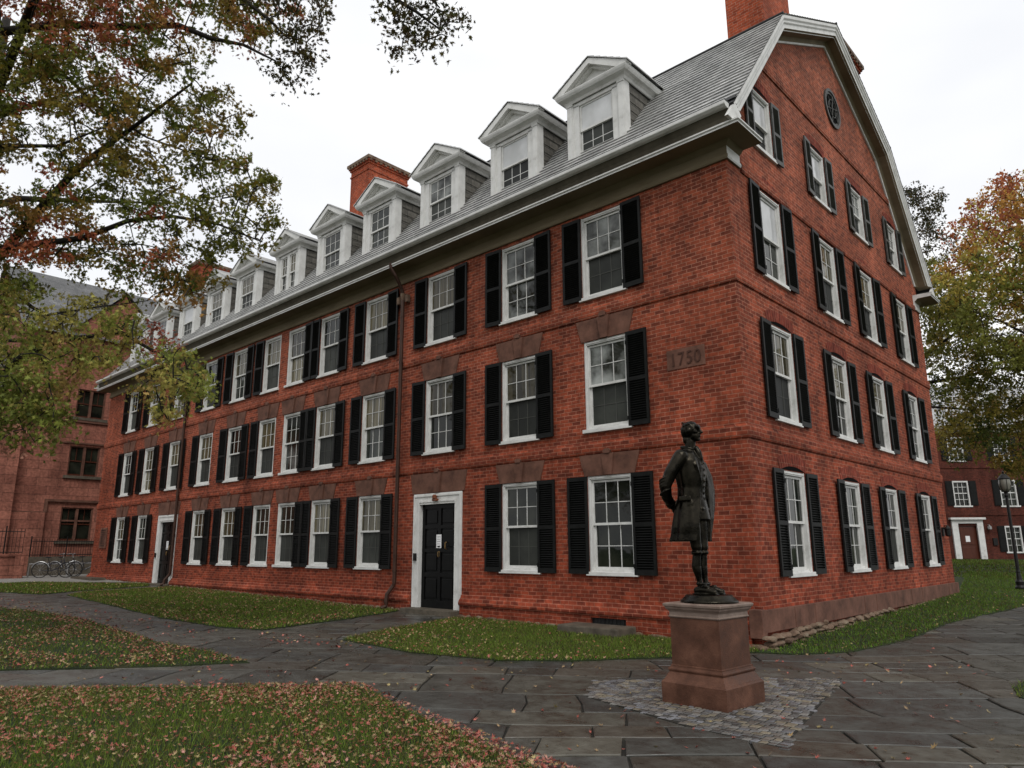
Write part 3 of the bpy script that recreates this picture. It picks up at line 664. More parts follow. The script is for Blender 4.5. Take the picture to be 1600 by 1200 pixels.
# ---------------------------------------------------------------- base of the walls
WT = [(0, .20), (.115, .20), (.135, .235), (.135, .27), (.105, .33), (.06, .38), (.045, .43), (0, .44)]
doors = [XW[2], XW[9]]
segs = [(-LEN, doors[1]-.91), (doors[1]+.91, doors[0]-.91), (doors[0]+.91, -.16)]
mb = MB()
for k_, (a, b) in enumerate(segs):
    sweep(mb, [(a-(.12 if k_ == 0 else 0), 0), (b, 0)], WT)
part(mb.build('water_table', M['brick']))
mb = MB()
for k_, (a, b) in enumerate(segs):
    ops = []
    if k_ == 2:
        for (p, q) in ((a, -3.42), (-2.60, b)): mb.box((p, -.095, -.5), (q, -.001, .199))
        mb.box((-3.42, -.095, -.5), (-2.60, -.001, -.03)); mb.box((-3.42, -.095, .16), (-2.60, -.001, .199))
    else: mb.box((a-(.1 if k_ == 0 else 0), -.095, -.5), (b, -.001, .199))
part(mb.build('plinth_course', M['brick']))
mb = MB(); mb.box((-3.415, -.04, -.03), (-2.605, -.002, .155)); v = part(mb.build('cellar_vent', M['roofdark']))
mb = MB(); 
for i in range(9): mb.box((-3.39+i*.09, -.075, -.03), (-3.375+i*.09, -.06, .155))
mb.build('vent_bars', M['metal_dark'], v)
mb = MB(); mb.cbox((-3.75, -.72, -.3), (-2.35, -.13, .06), .03); part(mb.build('cellar_well_kerb', M['stone']))
mb = MB(); y = -.06; i = 0
mb.cbox((-.155, -.15, .02), (.075, .02, .47), .012)
while y < WID+.05:
    l = min([1.25, .9, 1.6, 1.1, .75, 1.4][i % 6], WID+.07-y); mb.cbox((-.02, y+.003 if i else .022, .10), (.065+.006*(i % 3), y+l-.003, .455), .008); y += l; i += 1
part(mb.build('base_slab', M['brownstone']))
mb = MB()
def rock(mb, c, r, sub=2):
    bm = bmesh.new(); bmesh.ops.create_icosphere(bm, subdivisions=sub, radius=1)
    a = [Vector((random.gauss(0, 1), random.gauss(0, 1), random.gauss(0, 1))).normalized() for _ in range(7)]; dd = [random.uniform(.55, .85) for _ in a]
    for v in bm.verts:
        for n_, d_ in zip(a, dd):
            k_ = v.co.dot(n_)
            if k_ > d_: v.co -= n_*(k_-d_)
        v.co = Vector((c[0]+v.co.x*r[0], c[1]+v.co.y*r[1], c[2]+v.co.z*r[2]))
    mb.bm(bm); bm.free()
y = -.1
while y < WID:
    r_ = random.uniform(.13, .3); g_ = Tz(.1, y); hgt = .10-g_
    for z in np.arange(g_-.01, .085, .085): rock(mb, (.04+random.uniform(-.02, .04)+(.1 if y < 1.2 and z < .05 else 0), y+random.uniform(-.05, .05), z), (.115, r_*random.uniform(.6, .95), .060))
    y += r_*1.25
for i in range(8): rock(mb, (random.uniform(-.9, .2), random.uniform(-.28, -.12), -.13), (.15, .12, .07))
x = -.3
while x > -LEN:
    r_ = random.uniform(.12, .3); rock(mb, (x, -.10, Tz(x, 0)-.0), (r_*.8, .07, .07)); x -= r_*1.4
part(mb.build('rubble_footing', M['rubble'], smooth=False))
# ---------------------------------------------------------------- doors
def door(x, zt, notice):
    g_ = Tz(x, 0); zb = .085 if x > -15 else .22
    m_ = MB(); a, b = -.88, .88
    m_.box((a, -.03, zb), (a+.24, .14, 2.795)); m_.box((b-.24, -.03, zb), (b, .14, 2.795)); m_.box((a+.24, -.03, 2.53), (b-.24, .14, 2.795))
    m_.box((a+.19, -.045, zb), (a+.225, -.031, 2.58)); m_.box((b-.225, -.045, zb), (b-.19, -.031, 2.58)); m_.box((a+.19, -.045, 2.58), (b-.19, -.031, 2.615))
    m_.box((a+.02, -.05, zb), (a+.06, -.031, 2.76)); m_.box((b-.06, -.05, zb), (b-.02, -.031, 2.76)); m_.box((a+.06, -.05, 2.72), (b-.06, -.031, 2.76))
    d = m_.build('doorway', M['white']); d.location = (x, 0, 0); part(d)
    m_ = MB(); w0, w1, z1 = -.635, .635, 2.525
    m_.box((w0, .10, zb), (w1, .135, z1)); st = .10
    rowsz = [zb+.16, zb+.62, zb+1.02, zb+1.42, 1.95+zb*.3, z1-.12]
    rows = [(zb+.18, zb+.72), (zb+.82, zb+1.30), (zb+1.38, zb+1.86), (zb+1.94, z1-.10)]
    m_.box((w0, .07, zb), (w0+st, .099, z1)); m_.box((w1-st, .07, zb), (w1, .099, z1)); m_.box((-.05, .07, zb), (.05, .099, z1))
    zz = zb
    for (p, q) in rows+[(z1, z1)]:
        m_.box((w0+st, .07, zz), (-.05, .099, p)); m_.box((.05, .07, zz), (w1-st, .099, p)); zz = q
        if q > p:
            for (u0, u1) in ((w0+st+.05, -.10), (.10, w1-st-.05)): m_.cbox((u0, .078, p+.05), (u1, .101, q-.05), .008)
    dl = m_.build('door', M['door'], d)
    m_ = MB(); m_.cbox((-.90, -.36 if x > -15 else -.3, g_-.2), (.90, .09, zb-.003), .012); m_.build('doorstep', M['stone'], d)
    m_ = MB(); m_.box((-.10, .063, 1.48), (.08, .067, 1.80)); m_.build('notice', M['paper'], d)
    m_ = MB()
    for k_ in range(5): m_.box((-.075, .0605, 1.74-k_*.055), (.055-.02*(k_ % 2), .0628, 1.747-k_*.055))
    m_.box((-.05, .0605, 1.495), (.04, .0628, 1.53)); m_.build('notice_print', M['metal_dark'], d)
    m_ = MB(); m_.tube([(.27, .06, 1.62), (.27, .02, 1.60), (.27, .02, 1.47), (.27, .06, 1.45)], .013, 8); m_.lathe([(.02, 0), (.02, .02)], 12, (.27, .05, 1.6)); m_.build('handle', M['brass'], d)
    m_ = MB(); m_.tube([(-.02, .065, 1.40), (-.02, .045, 1.38), (-.02, .045, 1.28), (-.02, .065, 1.26)], .008, 6); m_.tube([(.03, .065, 1.40), (.03, .045, 1.38), (.03, .045, 1.28)], .006, 6); m_.build('knocker', M['brass'], d)
    m_ = MB(); m_.cbox((-.81, -.075, 1.18), (-.70, -.05, 1.36), .006)
    for r_ in range(3):
        for c_ in range(2): m_.box((-.79+c_*.045, -.082, 1.21+r_*.045), (-.76+c_*.045, -.0755, 1.24+r_*.045))
    m_.build('keypad', M['metal_dark'], d)
    if notice:
        m_ = MB(); m_.cbox((-.09, -.12, 2.60), (.07, -.03, 2.66), .01); m_.lathe([(.055, 0), (.06, .06), (.03, .09)], 14, (-.01, -.10, 2.66)); m_.build('porch_lamp', M['amber'], d)
door(XW[2], 2.8, True); door(XW[9], 2.8, False)
# ---------------------------------------------------------------- downpipes
def downpipe(x, kick):
    m_ = MB(); zb = Tz(x, 0)
    m_.tube([(x-.06, -.52, 9.06), (x-.06, -.50, 8.93), (x, -.38, 8.72), (x, -.16, 8.40), (x, -.11, 8.25), (x, -.11, .62), (x-.03, -.12, .56), (x-.10, -.25, .36), (x-.10, -.27, .18), (x-.10, -.27, zb+.10), (x-.10+kick, -.38, zb+.05)], .05, 12)
    for z in (7.6, 6.3, 4.9, 3.5, 2.0, .9): m_.lathe([(.06, 0), (.06, .05)], 12, (x, -.11, z))
    p = part(m_.build('downpipe', M['copper'], smooth=False))
    m_ = MB(); m_.tube([(x, -.11, 8.27), (x, -.11, 8.08)], [.075, .05], 12)
    for s_ in (-1, 1):
        m_.box((x+s_*.18-.05, -.14, 8.0), (x+s_*.18+.05, -.04, 8.2)); m_.box((x+min(0, s_*.18), -.08, 8.08), (x+max(0, s_*.18), -.05, 8.11))
    m_.build('pipe_bracket', M['rubble'], p)
downpipe(-9.52, -.05); downpipe(-23.0, -.05)
# date stone with carved numerals, bronze plaque, wall lantern
mb = MB(); mb.cbox((-1.50, -.012, 4.74), (-.70, .03, 5.13), .006); ds = part(mb.build('date_stone', M['brownstone']))
tcv = bpy.data.curves.new('numerals', 'FONT'); tcv.body = '1750'; tcv.size = .36; tcv.extrude = .008; tcv.align_x = 'CENTER'; tcv.space_character = 1.15
to = bpy.data.objects.new('numerals', tcv); COL.objects.link(to); to.location = (-1.10, -.018, 4.81); to.rotation_euler = (R(90), 0, 0); to.scale = (.82, 1, 1)
bpy.context.view_layer.update(); me = bpy.data.meshes.new_from_object(to.evaluated_get(bpy.context.evaluated_depsgraph_get())); mw = to.matrix_world.copy(); bpy.data.objects.remove(to)
me.transform(mw); me.materials.clear(); me.materials.append(noisy('carved_numeral_shadow', [(.05, .022, .015), (.08, .035, .024)], 8, .9)); me.name = 'numerals'; link('numerals', me, ds)
mb = MB(); mb.cbox((-31.15, -.05, 1.55), (-30.35, -.002, 2.45), .015); pq = part(mb.build('plaque', M['brownstone']))
mb = MB()
for k_ in range(9): mb.box((-31.05+.03*(k_ % 3), -.056, 2.33-k_*.085), (-30.45-.04*(k_ % 2), -.0505, 2.36-k_*.085))
mb.build('plaque_lettering', M['metal_dark'], pq)
mb = MB(); mb.box((.0, 12.03, 1.75), (.05, 12.17, 2.0)); mb.lathe([(.03, 0), (.075, .03), (.085, .20), (.10, .22), (.02, .31)], 8, (.15, 12.10, 1.74)); mb.tube([(.04, 12.1, 1.95), (.10, 12.1, 2.06), (.15, 12.1, 2.04)], .012, 6)
part(mb.build('wall_lantern', M['metal_dark']))
# ================================================================== GROUND
gx = sorted(set([-1500, -700, -350, -180, -100, -60, -45, -34, 0, 10, 20, 35, 60, 100, 180, 350, 700, 1500] + list(range(-32, 10, 2))))
gy = sorted(set([-1500, -700, -350, -180, -100, -60, -40, -25, 0, 30, 45, 70, 110, 180, 350, 700, 1500] + list(range(-16, 30, 2))))
V = [(x, y, Tz(x, y)-.045) for y in gy for x in gx]; nx = len(gx)
F = [(j*nx+i, j*nx+i+1, (j+1)*nx+i+1, (j+1)*nx+i) for j in range(len(gy)-1) for i in range(nx-1)]
mb = MB(); mb.idx(V, F); tagp(mb.build('ground', M['groundm']), kind='structure')
LB = [(-5.63,-4.23),(-6.25,-2.87),(-6.95,-.45),(-6.6,-.05),(.05,-.05),(.13,-.6),(-.2,-1.25),(-.56,-1.99),(-1.35,-3.19),(-2.13,-3.96),(-3.66,-4.35),(-4.6,-4.31)]
LA = [(-22.5,-.05),(-9.3,-.05),(-8.95,-.8),(-8.44,-2.25),(-7.87,-4.51),(-8.96,-4.86),(-11.48,-4.97),(-15.18,-4.63),(-20.3,-4.25),(-21.6,-3.4)]
LFL = [(-28.98,-4.1),(-29.03,-2.79),(-26.58,-1.3),(-24.9,-.05),(-23.4,-.7),(-22.3,-3.2),(-21.2,-4.7),(-23.15,-5.37),(-28,-7.5),(-34,-8)]
LL = [(-16.73,-6.78),(-14.94,-6.4),(-12.33,-6.23),(-7.41,-6.58),(-5.9,-6.45),(-4.48,-6.52),(-4.97,-7.46),(-6.19,-9.07),(-9,-13),(-20,-13),(-24,-9)]
LF = [(-4.72,-9.39),(-3.78,-8.36),(-2.11,-6.56),(-1.77,-6.49),(-.83,-6.82),(.49,-7.15),(1.57,-7.45),(3.5,-8.05),(4.2,-9.5),(1,-14),(-6,-14)]
LR = [(.05,-.05),(.13,-.6),(.62,-.45),(1.0,-.02),(1.28,.49),(1.55,2.22),(1.53,4.91),(1.9,7.69),(2.13,9.36),(3.2,12),(5.5,16),(9,22),(20,40),(20,46),(-30,70),(-34,13),(.05,12.9)]
LP = [(3.62,-.5),(3.59,-1.41),(3.75,-2.05),(4.6,-2.6),(7,-2),(9,2),(6,3),(4.4,1.2)]
GR = [(-29.2,-2.6),(-29.2,-4.3),(-33,-9),(-36.4,-9),(-36.4,3),(-32.25,3),(-32.25,-.15),(-27,-.15)]
def dens(P, step=.35, jit=.035, far=30):
    o = []
    for i in range(len(P)):
        a, b = Vector(P[i]), Vector(P[(i+1) % len(P)]); n = max(1, int((b-a).length/step)) if (b-a).length < far else 1
        for k in range(n): p = a+(b-a)*(k/n); o.append((p.x+random.uniform(-jit, jit), p.y+random.uniform(-jit, jit)) if not (abs(p.y+.05) < .01 or abs(p.x-.05) < .01) else (p.x, p.y))
    return o
def sheet(name, P, mat_, dz, skirt=.06, jit=.035):
    Q = dens(P, jit=jit); bm = bmesh.new(); vs = [bm.verts.new((x, y, 0)) for x, y in Q]; f = bm.faces.new(vs)
    r = bmesh.ops.extrude_face_region(bm, geom=[f]); 
    low = [v for v in bm.verts if v not in vs]
    for v in low: v.co.z = -1
    bmesh.ops.triangulate(bm, faces=list(bm.faces))
    for co, no in (((0, 0, 0), (1, 0, 0)), ((-34, 0, 0), (1, 0, 0)), ((0, 0, 0), (0, 1, 0)), ((0, 30, 0), (0, 1, 0))):
        bmesh.ops.bisect_plane(bm, geom=list(bm.verts)+list(bm.edges)+list(bm.faces), plane_co=co, plane_no=no)
    for v in bm.verts: v.co.z = Tz(v.co.x, v.co.y)+(dz if v.co.z > -.5 else dz-skirt)
    bmesh.ops.recalc_face_normals(bm, faces=bm.faces)
    me = bpy.data.meshes.new(name); bm.to_mesh(me); bm.free(); me.materials.append(mat_)
    return tagp(link(name, me), kind='structure')
for P in (LB, LA, LFL, LL, LF, LR, LP): sheet('lawn', P, M['lawn'], .012)
sheet('gravel_yard', GR, M['gravel'], .006, jit=.01)
# earth bed under the flagstones
BED = [(-36, -9), (-36, -.1), (9, -.1), (9, 17), (6.5, 17), (0.2, 12), (0.2, -.1), (-36, -.1)]
sheet('path_bed', [(-30, -8), (-30, -.12), (-.2, -.12), (.2, -.3), (.3, 8), (3, 14), (8, 20), (12, 20), (12, -12), (7, -14), (-4, -12), (-14, -9)], M['earth'], -.022, jit=0)
# flagstones: irregular courses of slabs, each with its own tone, a worn chamfer and a slight tilt
fv = []; ft = []; VV = []; FF = []; TT = []
ang = R(38); ca, sa = math.cos(ang), math.sin(ang)
PL = [(0.00, -4.50), (1.78, -2.35), (2.72, -5.55), (1.9, -5.75), (.1, -5.15)]
PLZ = [(-.25, -4.22), (.32, -3.59), (1.25, -2.64), (1.93, -2.06), (2.74, -5.68), (1.8, -5.55), (.25, -5.05)]
lawns = [LB, LA, LFL, LL, LF, LR, LP]
rows_v = []; vpos = -34.
while vpos < 34: h = random.choice([.5, .62, .75, .9, 1.05]); rows_v.append((vpos, h)); vpos += h
rs = np.random.default_rng(5)
cells = []
for (v0, h) in rows_v:
    u = -40+rs.uniform(0, 1)
    while u < 30:
        l = rs.uniform(.6, 1.7) if h > .6 else rs.uniform(.5, 1.2)
        if rs.random() < .22 and h > .7: cells.append((u, v0, l, h*.45)); cells.append((u, v0+h*.45, l, h*.55))
        else: cells.append((u, v0, l, h))
        u += l
def smooth_field(x, y): return (.055*math.sin(1.3*x+.7*y)+.05*math.sin(2.1*y-.9*x+1)+.03*math.sin(3.7*x+2.9*y), .055*math.sin(1.1*x-1.7*y+2)+.05*math.cos(1.9*x+.8*y)+.03*math.sin(4.1*y-2.3*x))
cx_ = np.array([(c[0]+c[2]/2)*ca-(c[1]+c[3]/2)*sa for c in cells]); cy_ = np.array([(c[0]+c[2]/2)*sa+(c[1]+c[3]/2)*ca for c in cells])
keep = (cx_ > -31) & (cx_ < 11) & (cy_ > -11.9) & (cy_ < 17)
cc = np.stack([cx_, cy_], 1)
for P in lawns:
    ins = inpoly(P, cx_, cy_) & (edge_dist(P, cc) > .95); keep &= ~ins
keep &= ~((cx_ < -.3) & (cy_ > .4)); keep &= ~(inpoly(PLZ, cx_, cy_) & (edge_dist(PLZ, cc) > .75))
pal = .8*np.array([[.052, .049, .040], [.066, .062, .051], [.043, .042, .036], [.078, .072, .056], [.058, .050, .038], [.055, .055, .049]])
for k in np.where(keep)[0]:
    u, v, l, h = cells[k]; g_ = .012
    pts = []
    nu = max(1, int(l/.35)); nv = max(1, int(h/.35))
    ring = [(u+g_+(l-2*g_)*i/nu, v+g_) for i in range(nu)]+[(u+l-g_, v+g_+(h-2*g_)*i/nv) for i in range(nv)]+[(u+l-g_-(l-2*g_)*i/nu, v+h-g_) for i in range(nu)]+[(u+g_, v+h-g_-(h-2*g_)*i/nv) for i in range(nv)]
    cu, cv = u+l/2, v+h/2; dz = rs.uniform(-.004, .004); tx, ty = rs.uniform(-.004, .004, 2)
    rot = rs.uniform(-.012, .012); jj = rs.uniform(-.008, .008, (len(ring), 2))
    n0 = len(VV); n = len(ring)
    for lev, (sh, zz) in enumerate(((0, -.04), (0, -.008), (.012, 0))):
        for i, (a, b) in enumerate(ring):
            du, dv = a-cu, b-cv; L_ = math.hypot(du, dv); f_ = 1-sh/L_; a2 = cu+du*f_-dv*rot; b2 = cv+dv*f_+du*rot
            X = a2*ca-b2*sa; Y = a2*sa+b2*ca; ox, oy = smooth_field(X, Y)
            VV.append((X+ox+jj[i][0], Y+oy+jj[i][1], Tz(X, Y)+zz+dz+tx*du+ty*dv))
    for lev in range(2):
        for i in range(n): FF.append((n0+lev*n+i, n0+lev*n+(i+1) % n, n0+(lev+1)*n+(i+1) % n, n0+(lev+1)*n+i))
    FF.append(tuple(n0+2*n+i for i in range(n))); t = pal[rs.integers(len(pal))]*rs.uniform(.75, 1.25); TT += [t]*(2*n+1)
def poly_tint(name, V, F, T, mat_):
    me = bpy.data.meshes.new(name); me.from_pydata(V, [], F); a = me.attributes.new('tint', 'FLOAT_COLOR', 'FACE')
    c = np.ones((len(F), 4), np.float32); c[:, :3] = np.array(T); a.data.foreach_set('color', c.ravel()); me.materials.append(mat_)
    bm = bmesh.new(); bm.from_mesh(me); bmesh.ops.recalc_face_normals(bm, faces=bm.faces); bm.to_mesh(me); bm.free(); return me
tagp(link('flagstone_path', poly_tint('flagstone_path', VV, FF, TT, M['flag'])), kind='structure')
# small granite setts round the pedestal
VV = []; FF = []; TT = []; ang2 = R(2); c2, s2 = math.cos(ang2), math.sin(ang2)
sp = .72*np.array([[.15, .13, .11], [.20, .19, .175], [.12, .115, .11], [.20, .17, .12], [.07, .065, .06], [.17, .17, .18]])
row = 0; v = -9.
while v < 2:
    hh = .078; u = -7+rs.uniform(0, .1)
    while u < 7:
        ll = rs.uniform(.07, .11); X = (u+ll/2)*c2-(v+hh/2)*s2; Y = (u+ll/2)*s2+(v+hh/2)*c2
        if inpoly(PLZ, [X], [Y])[0]:
            n0 = len(VV); dz = rs.uniform(-.002, .003); j = rs.uniform(-.004, .004, (4, 2)); g_ = .005
            base = [(u+g_, v+g_), (u+ll-g_, v+g_), (u+ll-g_, v+hh-g_), (u+g_, v+hh-g_)]
            for lev, (sh, zz) in enumerate(((0, -.02), (0, .004), (.010, .010), (.020, .011))):
                for i, (a, b) in enumerate(base):
                    a2 = a+j[i][0]+(sh if i in (0, 3) else -sh); b2 = b+j[i][1]+(sh if i < 2 else -sh)
                    VV.append((a2*c2-b2*s2+.02*math.sin(2*b2), a2*s2+b2*c2+.02*math.sin(1.7*a2), -.13+zz+dz))
            for lev in range(3):
                for i in range(4): FF.append((n0+lev*4+i, n0+lev*4+(i+1) % 4, n0+(lev+1)*4+(i+1) % 4, n0+(lev+1)*4+i))
            FF.append((n0+12, n0+13, n0+14, n0+15)); TT += [sp[rs.integers(len(sp))]*rs.uniform(.7, 1.25)]*13
        u += ll
    v += hh
tagp(link('granite_sett_paving', poly_tint('granite_sett_paving', VV, FF, TT, M['sett'])), kind='structure')
sheet('sett_bed', PLZ, M['earth'], .004, jit=.01)
# grass blades
def grass(P, n, h, wd, name='grass', base=(.105, .155, .022), lift=.01, clip=None):
    q = sample(P, n)
    if clip is not None: q = q[inpoly(clip, q[:, 0], q[:, 1])]
    # thinner at worn spots
    k = .5+.5*np.sin(q[:, 0]*2.1+1.3*np.sin(q[:, 1]*1.7))*np.sin(q[:, 1]*2.6+q[:, 0]*.8)
    q = q[RNG.random(len(q)) < .55+.45*k]; n = len(q)
    a = RNG.uniform(0, 2*np.pi, n); hh = h*RNG.uniform(.5, 1.3, n); ln = hh*RNG.uniform(.2, .9, n); b = RNG.uniform(0, 2*np.pi, n)
    z = TzN(q[:, 0], q[:, 1])+lift; W = wd*RNG.uniform(.6, 1.3, n)
    V = np.zeros((n, 3, 3)); V[:, 0, 0] = q[:, 0]-np.cos(a)*W; V[:, 0, 1] = q[:, 1]-np.sin(a)*W; V[:, 1, 0] = q[:, 0]+np.cos(a)*W; V[:, 1, 1] = q[:, 1]+np.sin(a)*W
    V[:, 0, 2] = z; V[:, 1, 2] = z; V[:, 2, 0] = q[:, 0]+np.cos(b)*ln; V[:, 2, 1] = q[:, 1]+np.sin(b)*ln; V[:, 2, 2] = z+hh
    t = np.array(base)[None, :]*RNG.uniform(.5, 1.5, (n, 1)); dry = RNG.random(n) < .2; t[dry] = np.array([.13, .10, .04])*RNG.uniform(.5, 1.2, (dry.sum(), 1))
    t *= (.75+.5*k[RNG.permutation(len(k))[:n] if len(k) != n else slice(None)][:n, None]) if len(k) >= n else 1
    return tagp(link(name, tinted(name, V.reshape(-1, 3), 3, [[0, 1, 2]], t, M['blade'], 0)), 'short green lawn grass beside the paths', 'grass', kind='stuff')
nearF = [(-5.2, -9.9), (-3.78, -8.36), (-2.11, -6.4), (1.8, -7.3), (4.3, -8.0), (4.3, -9.8), (1.5, -11.3), (-4, -11.6)]
grass(LF, 150000, .055, .0035, clip=nearF); grass(LL, 60000, .05, .006); grass(LB, 60000, .05, .005); grass(LA, 60000, .055, .009); grass(LFL, 22000, .06, .012)
grass([(.05,-.05),(.13,-.6),(.62,-.45),(1.0,-.02),(1.28,.49),(1.55,2.22),(1.53,4.91),(1.9,7.69),(2.13,9.36),(3.2,12),(5.5,16),(5,24),(-2,24),(.05,12.9)], 70000, .05, .007, base=(.085, .150, .018)); grass(LP, 12000, .05, .006)
grass([(-3, 20), (6, 20), (14, 44), (-14, 44)], 30000, .08, .03, base=(.08, .12, .018))
# fallen leaves
star = np.array([(0, -.5), (.10, -.22), (.42, -.30), (.22, -.02), (.48, .20), (.16, .16), (0, .55), (-.16, .16), (-.48, .20), (-.22, -.02), (-.42, -.30), (-.10, -.22)])
lc = np.array([[.40, .13, .10], [.34, .085, .065], [.38, .26, .14], [.34, .27, .12], [.22, .05, .035], [.24, .16, .07], [.46, .22, .18], [.36, .11, .085]])
def fallen(P, n, size, edge=0, base=.035, bias=None, pal=lc, p=None, clump=0, zmode=None):
    q = sample(P, int(n*2.5)); d = edge_dist(P, q)
    wgt = np.ones(len(q))
    if edge: wgt = .35+np.exp(-d/edge)*1.8
    if clump: wgt *= np.clip(.5+1.3*np.sin(q[:, 0]*1.7+2*np.sin(q[:, 1]*.9))*np.sin(q[:, 1]*2.3+1.1*np.sin(q[:, 0]*1.3)), .15, 2)
    if bias: wgt *= np.clip(bias(q[:, 0], q[:, 1]), .02, 9)
    wgt = wgt/wgt.sum(); q = q[RNG.choice(len(q), n, replace=False, p=wgt)]
    s = size*RNG.uniform(.6, 1.25, n); a = RNG.uniform(0, 2*np.pi, n); tx = RNG.normal(0, .35, n); ty = RNG.normal(0, .35, n)
    V = np.zeros((n, 12, 3)); cu = RNG.uniform(-.2, 1.1, n)
    for i in range(12):
        jx = RNG.uniform(.65, 1.2, n); x = star[i, 0]*s*jx*.85; y = star[i, 1]*s*jx
        V[:, i, 0] = q[:, 0]+x*np.cos(a)-y*np.sin(a); V[:, i, 1] = q[:, 1]+x*np.sin(a)+y*np.cos(a)
        r2 = (star[i]**2).sum(); V[:, i, 2] = TzN(q[:, 0], q[:, 1])+base+x*tx+y*ty+cu*s*r2
    t = pal[RNG.choice(len(pal), n, p=p)]*RNG.uniform(.6, 1.2, (n, 1))
    return tagp(link('fallen_leaves', tinted('fallen_leaves', V.reshape(-1, 3), 12, [list(range(12))], t, M['fallen'], 0)), 'red and tan autumn leaves scattered on grass and paving', 'fallen leaves', kind='stuff')
fallen([p for p in nearF], 7000, .034, .5, clump=0)
fallen([p for p in nearF], 12000, .046, .5, bias=lambda x, y: .45+1.6*np.exp(-((x-.8)**2+(y+7.7)**2)/1.4)+.5*np.exp(-((x+2)**2+(y+7.2)**2)/1.5), clump=1)
fallen(LL, 14000, .05, .45, clump=1, p=[.16, .14, .13, .12, .12, .18, .05, .10]); fallen(LB, 1700, .052, .35, bias=lambda x, y: .2+.8*((y < -2.6)*1.)+1.0*((x < -4.5)*1.), p=[.14, .1, .2, .25, .03, .13, .1, .05])
fallen(LA, 5000, .055, .6, clump=1, p=[.12, .1, .2, .2, .06, .17, .05, .1]); fallen(LFL, 1300, .07, .3, p=[.1, .1, .2, .2, .1, .2, 0, .1])
fallen([(.1, -.5), (1.0, .1), (1.5, 2.2), (1.5, 5), (1.9, 7.7), (2.2, 9.4), (5, 15), (2, 18), (.2, 12)], 260, .06, .15, p=[.03, .02, .35, .4, 0, .15, 0, .05])
fallen([(-8, -6.4), (-2, -6.3), (.2, -6.9), (2.2, -7.3), (5, -5), (3.5, -1), (1.6, 3), (.4, -1.2), (-2.2, -4.2), (-6, -4.6), (-7.6, -5)], 330, .055, 0, base=.008, p=[.25, .15, .2, .2, .1, .1, 0, 0])
fallen([(-7.9, -4.7), (-5.4, -4.1), (-4.0, -4.5), (-5, -4.95), (-6.4, -5.2)], 90, .06, 0, base=.01)
fallen([(-26, -6.5), (-12, -5.2), (-8, -5), (-8, -6.4), (-14, -6.2), (-24, -8)], 500, .065, .5, base=.01)
fallen([(-4.4, -6.6), (-1.9, -6.4), (-4, -8.2), (-5, -8.8)], 60, .06, .2, base=.01)
# ================================================================== PEDESTAL AND STATUE
PX, PY, PR = 1.44, -4.40, R(-3)
mb = MB(); mb.sqlathe([(.410, -.02), (.412, .205), (.400, .222), (.392, .226), (.375, .25), (.352, .29), (.342, .305), (.345, .312), (.352, .325), (.352, .335), (.345, .347), (.334, .350), (.331, .36), (.331, .372), (.318, .378), (.316, .85), (.318, .852)])
ped = mb.build('stone_pedestal', M['granite']); ped.location = (PX, PY, -.125); ped.rotation_euler = (0, 0, PR)
ped.scale = (.93, .93, 1)
tagp(ped, 'square reddish brown stone pedestal with moulded base on granite setts', 'pedestal')
bv = ped.modifiers.new('b', 'BEVEL'); bv.width = .004; bv.segments = 2; bv.limit_method = 'ANGLE'
mb = MB(); mb.sqlathe([(.318, .852), (.330, .862), (.332, .872), (.322, .878), (.322, .915), (.335, .93), (.352, .945), (.357, .965), (.372, .972), (.375, .995), (.372, 1.0), (.34, 1.008)])
c = mb.build('cap', M['granite_cap'], ped); bv = c.modifiers.new('b', 'BEVEL'); bv.width = .003; bv.segments = 2; bv.limit_method = 'ANGLE'
st = empty('statue', (PX+.02, PY, -.125+1.008), R(8))
tagp(st, 'dark bronze statue of a standing man in a long coat with hands tied behind him', 'statue')
mb = MB(); mb.lathe([(.305, 0), (.307, .018), (.285, .03), (.275, .045), (.25, .062), (.245, .075), (.235, .08), (.02, .082)], 48)
pl = mb.build('bronze_base', M['bronze'], st, smooth=True); pl.location = (.0, 0, .001)
for k in range(26):
    pass
H0 = .083
mb = MB()
def cap(p, r, n=8, k=14): 
    p = [Vector(q) for q in p]; P_ = []; R_ = []
    for i in range(len(p)-1):
        for j in range(n if i < len(p)-2 else n+1): t = j/n; t2 = t*t*(3-2*t); P_.append(p[i].lerp(p[i+1], t)); R_.append(r[i]+(r[i+1]-r[i])*t2)
    mb.tube(P_, R_, k); mb.ell(p[0], (r[0],)*3); mb.ell(p[-1], (r[-1],)*3)
def shape(levels, k=40, fold=0, a0=None, th=.03, jag=0):
    """levels: (z, cx, cy, rx, ry, open half angle); solid if a0 is None, otherwise a sheet open at the front"""
    V = []; n = len(levels)
    for li, (z, cx, cy, rx, ry, op) in enumerate(levels):
        ring = []
        for j in range(k+1):
            a = op+(2*math.pi-2*op)*j/k; f = 1+fold*(li/(n-1))*(math.sin(7*a+.6)+.6*math.sin(11*a+2))
            ring.append((cx+rx*f*math.cos(a), cy+ry*f*math.sin(a), z))
        if a0 is None: V.append(ring[:-1])
        else: V.append(ring+[(cx+(p[0]-cx)*(1-th/max(.05, math.hypot(p[0]-cx, p[1]-cy))), cy+(p[1]-cy)*(1-th/max(.05, math.hypot(p[0]-cx, p[1]-cy))), z) for p in reversed(ring)])
    m_ = len(V[0]); flat = sum(V, []); F = [(i*m_+j, i*m_+(j+1) % m_, (i+1)*m_+(j+1) % m_, (i+1)*m_+j) for i in range(n-1) for j in range(m_)]
    F.append(tuple(range(m_))); F.append(tuple((n-1)*m_+j for j in range(m_))); mb.idx(flat, F)
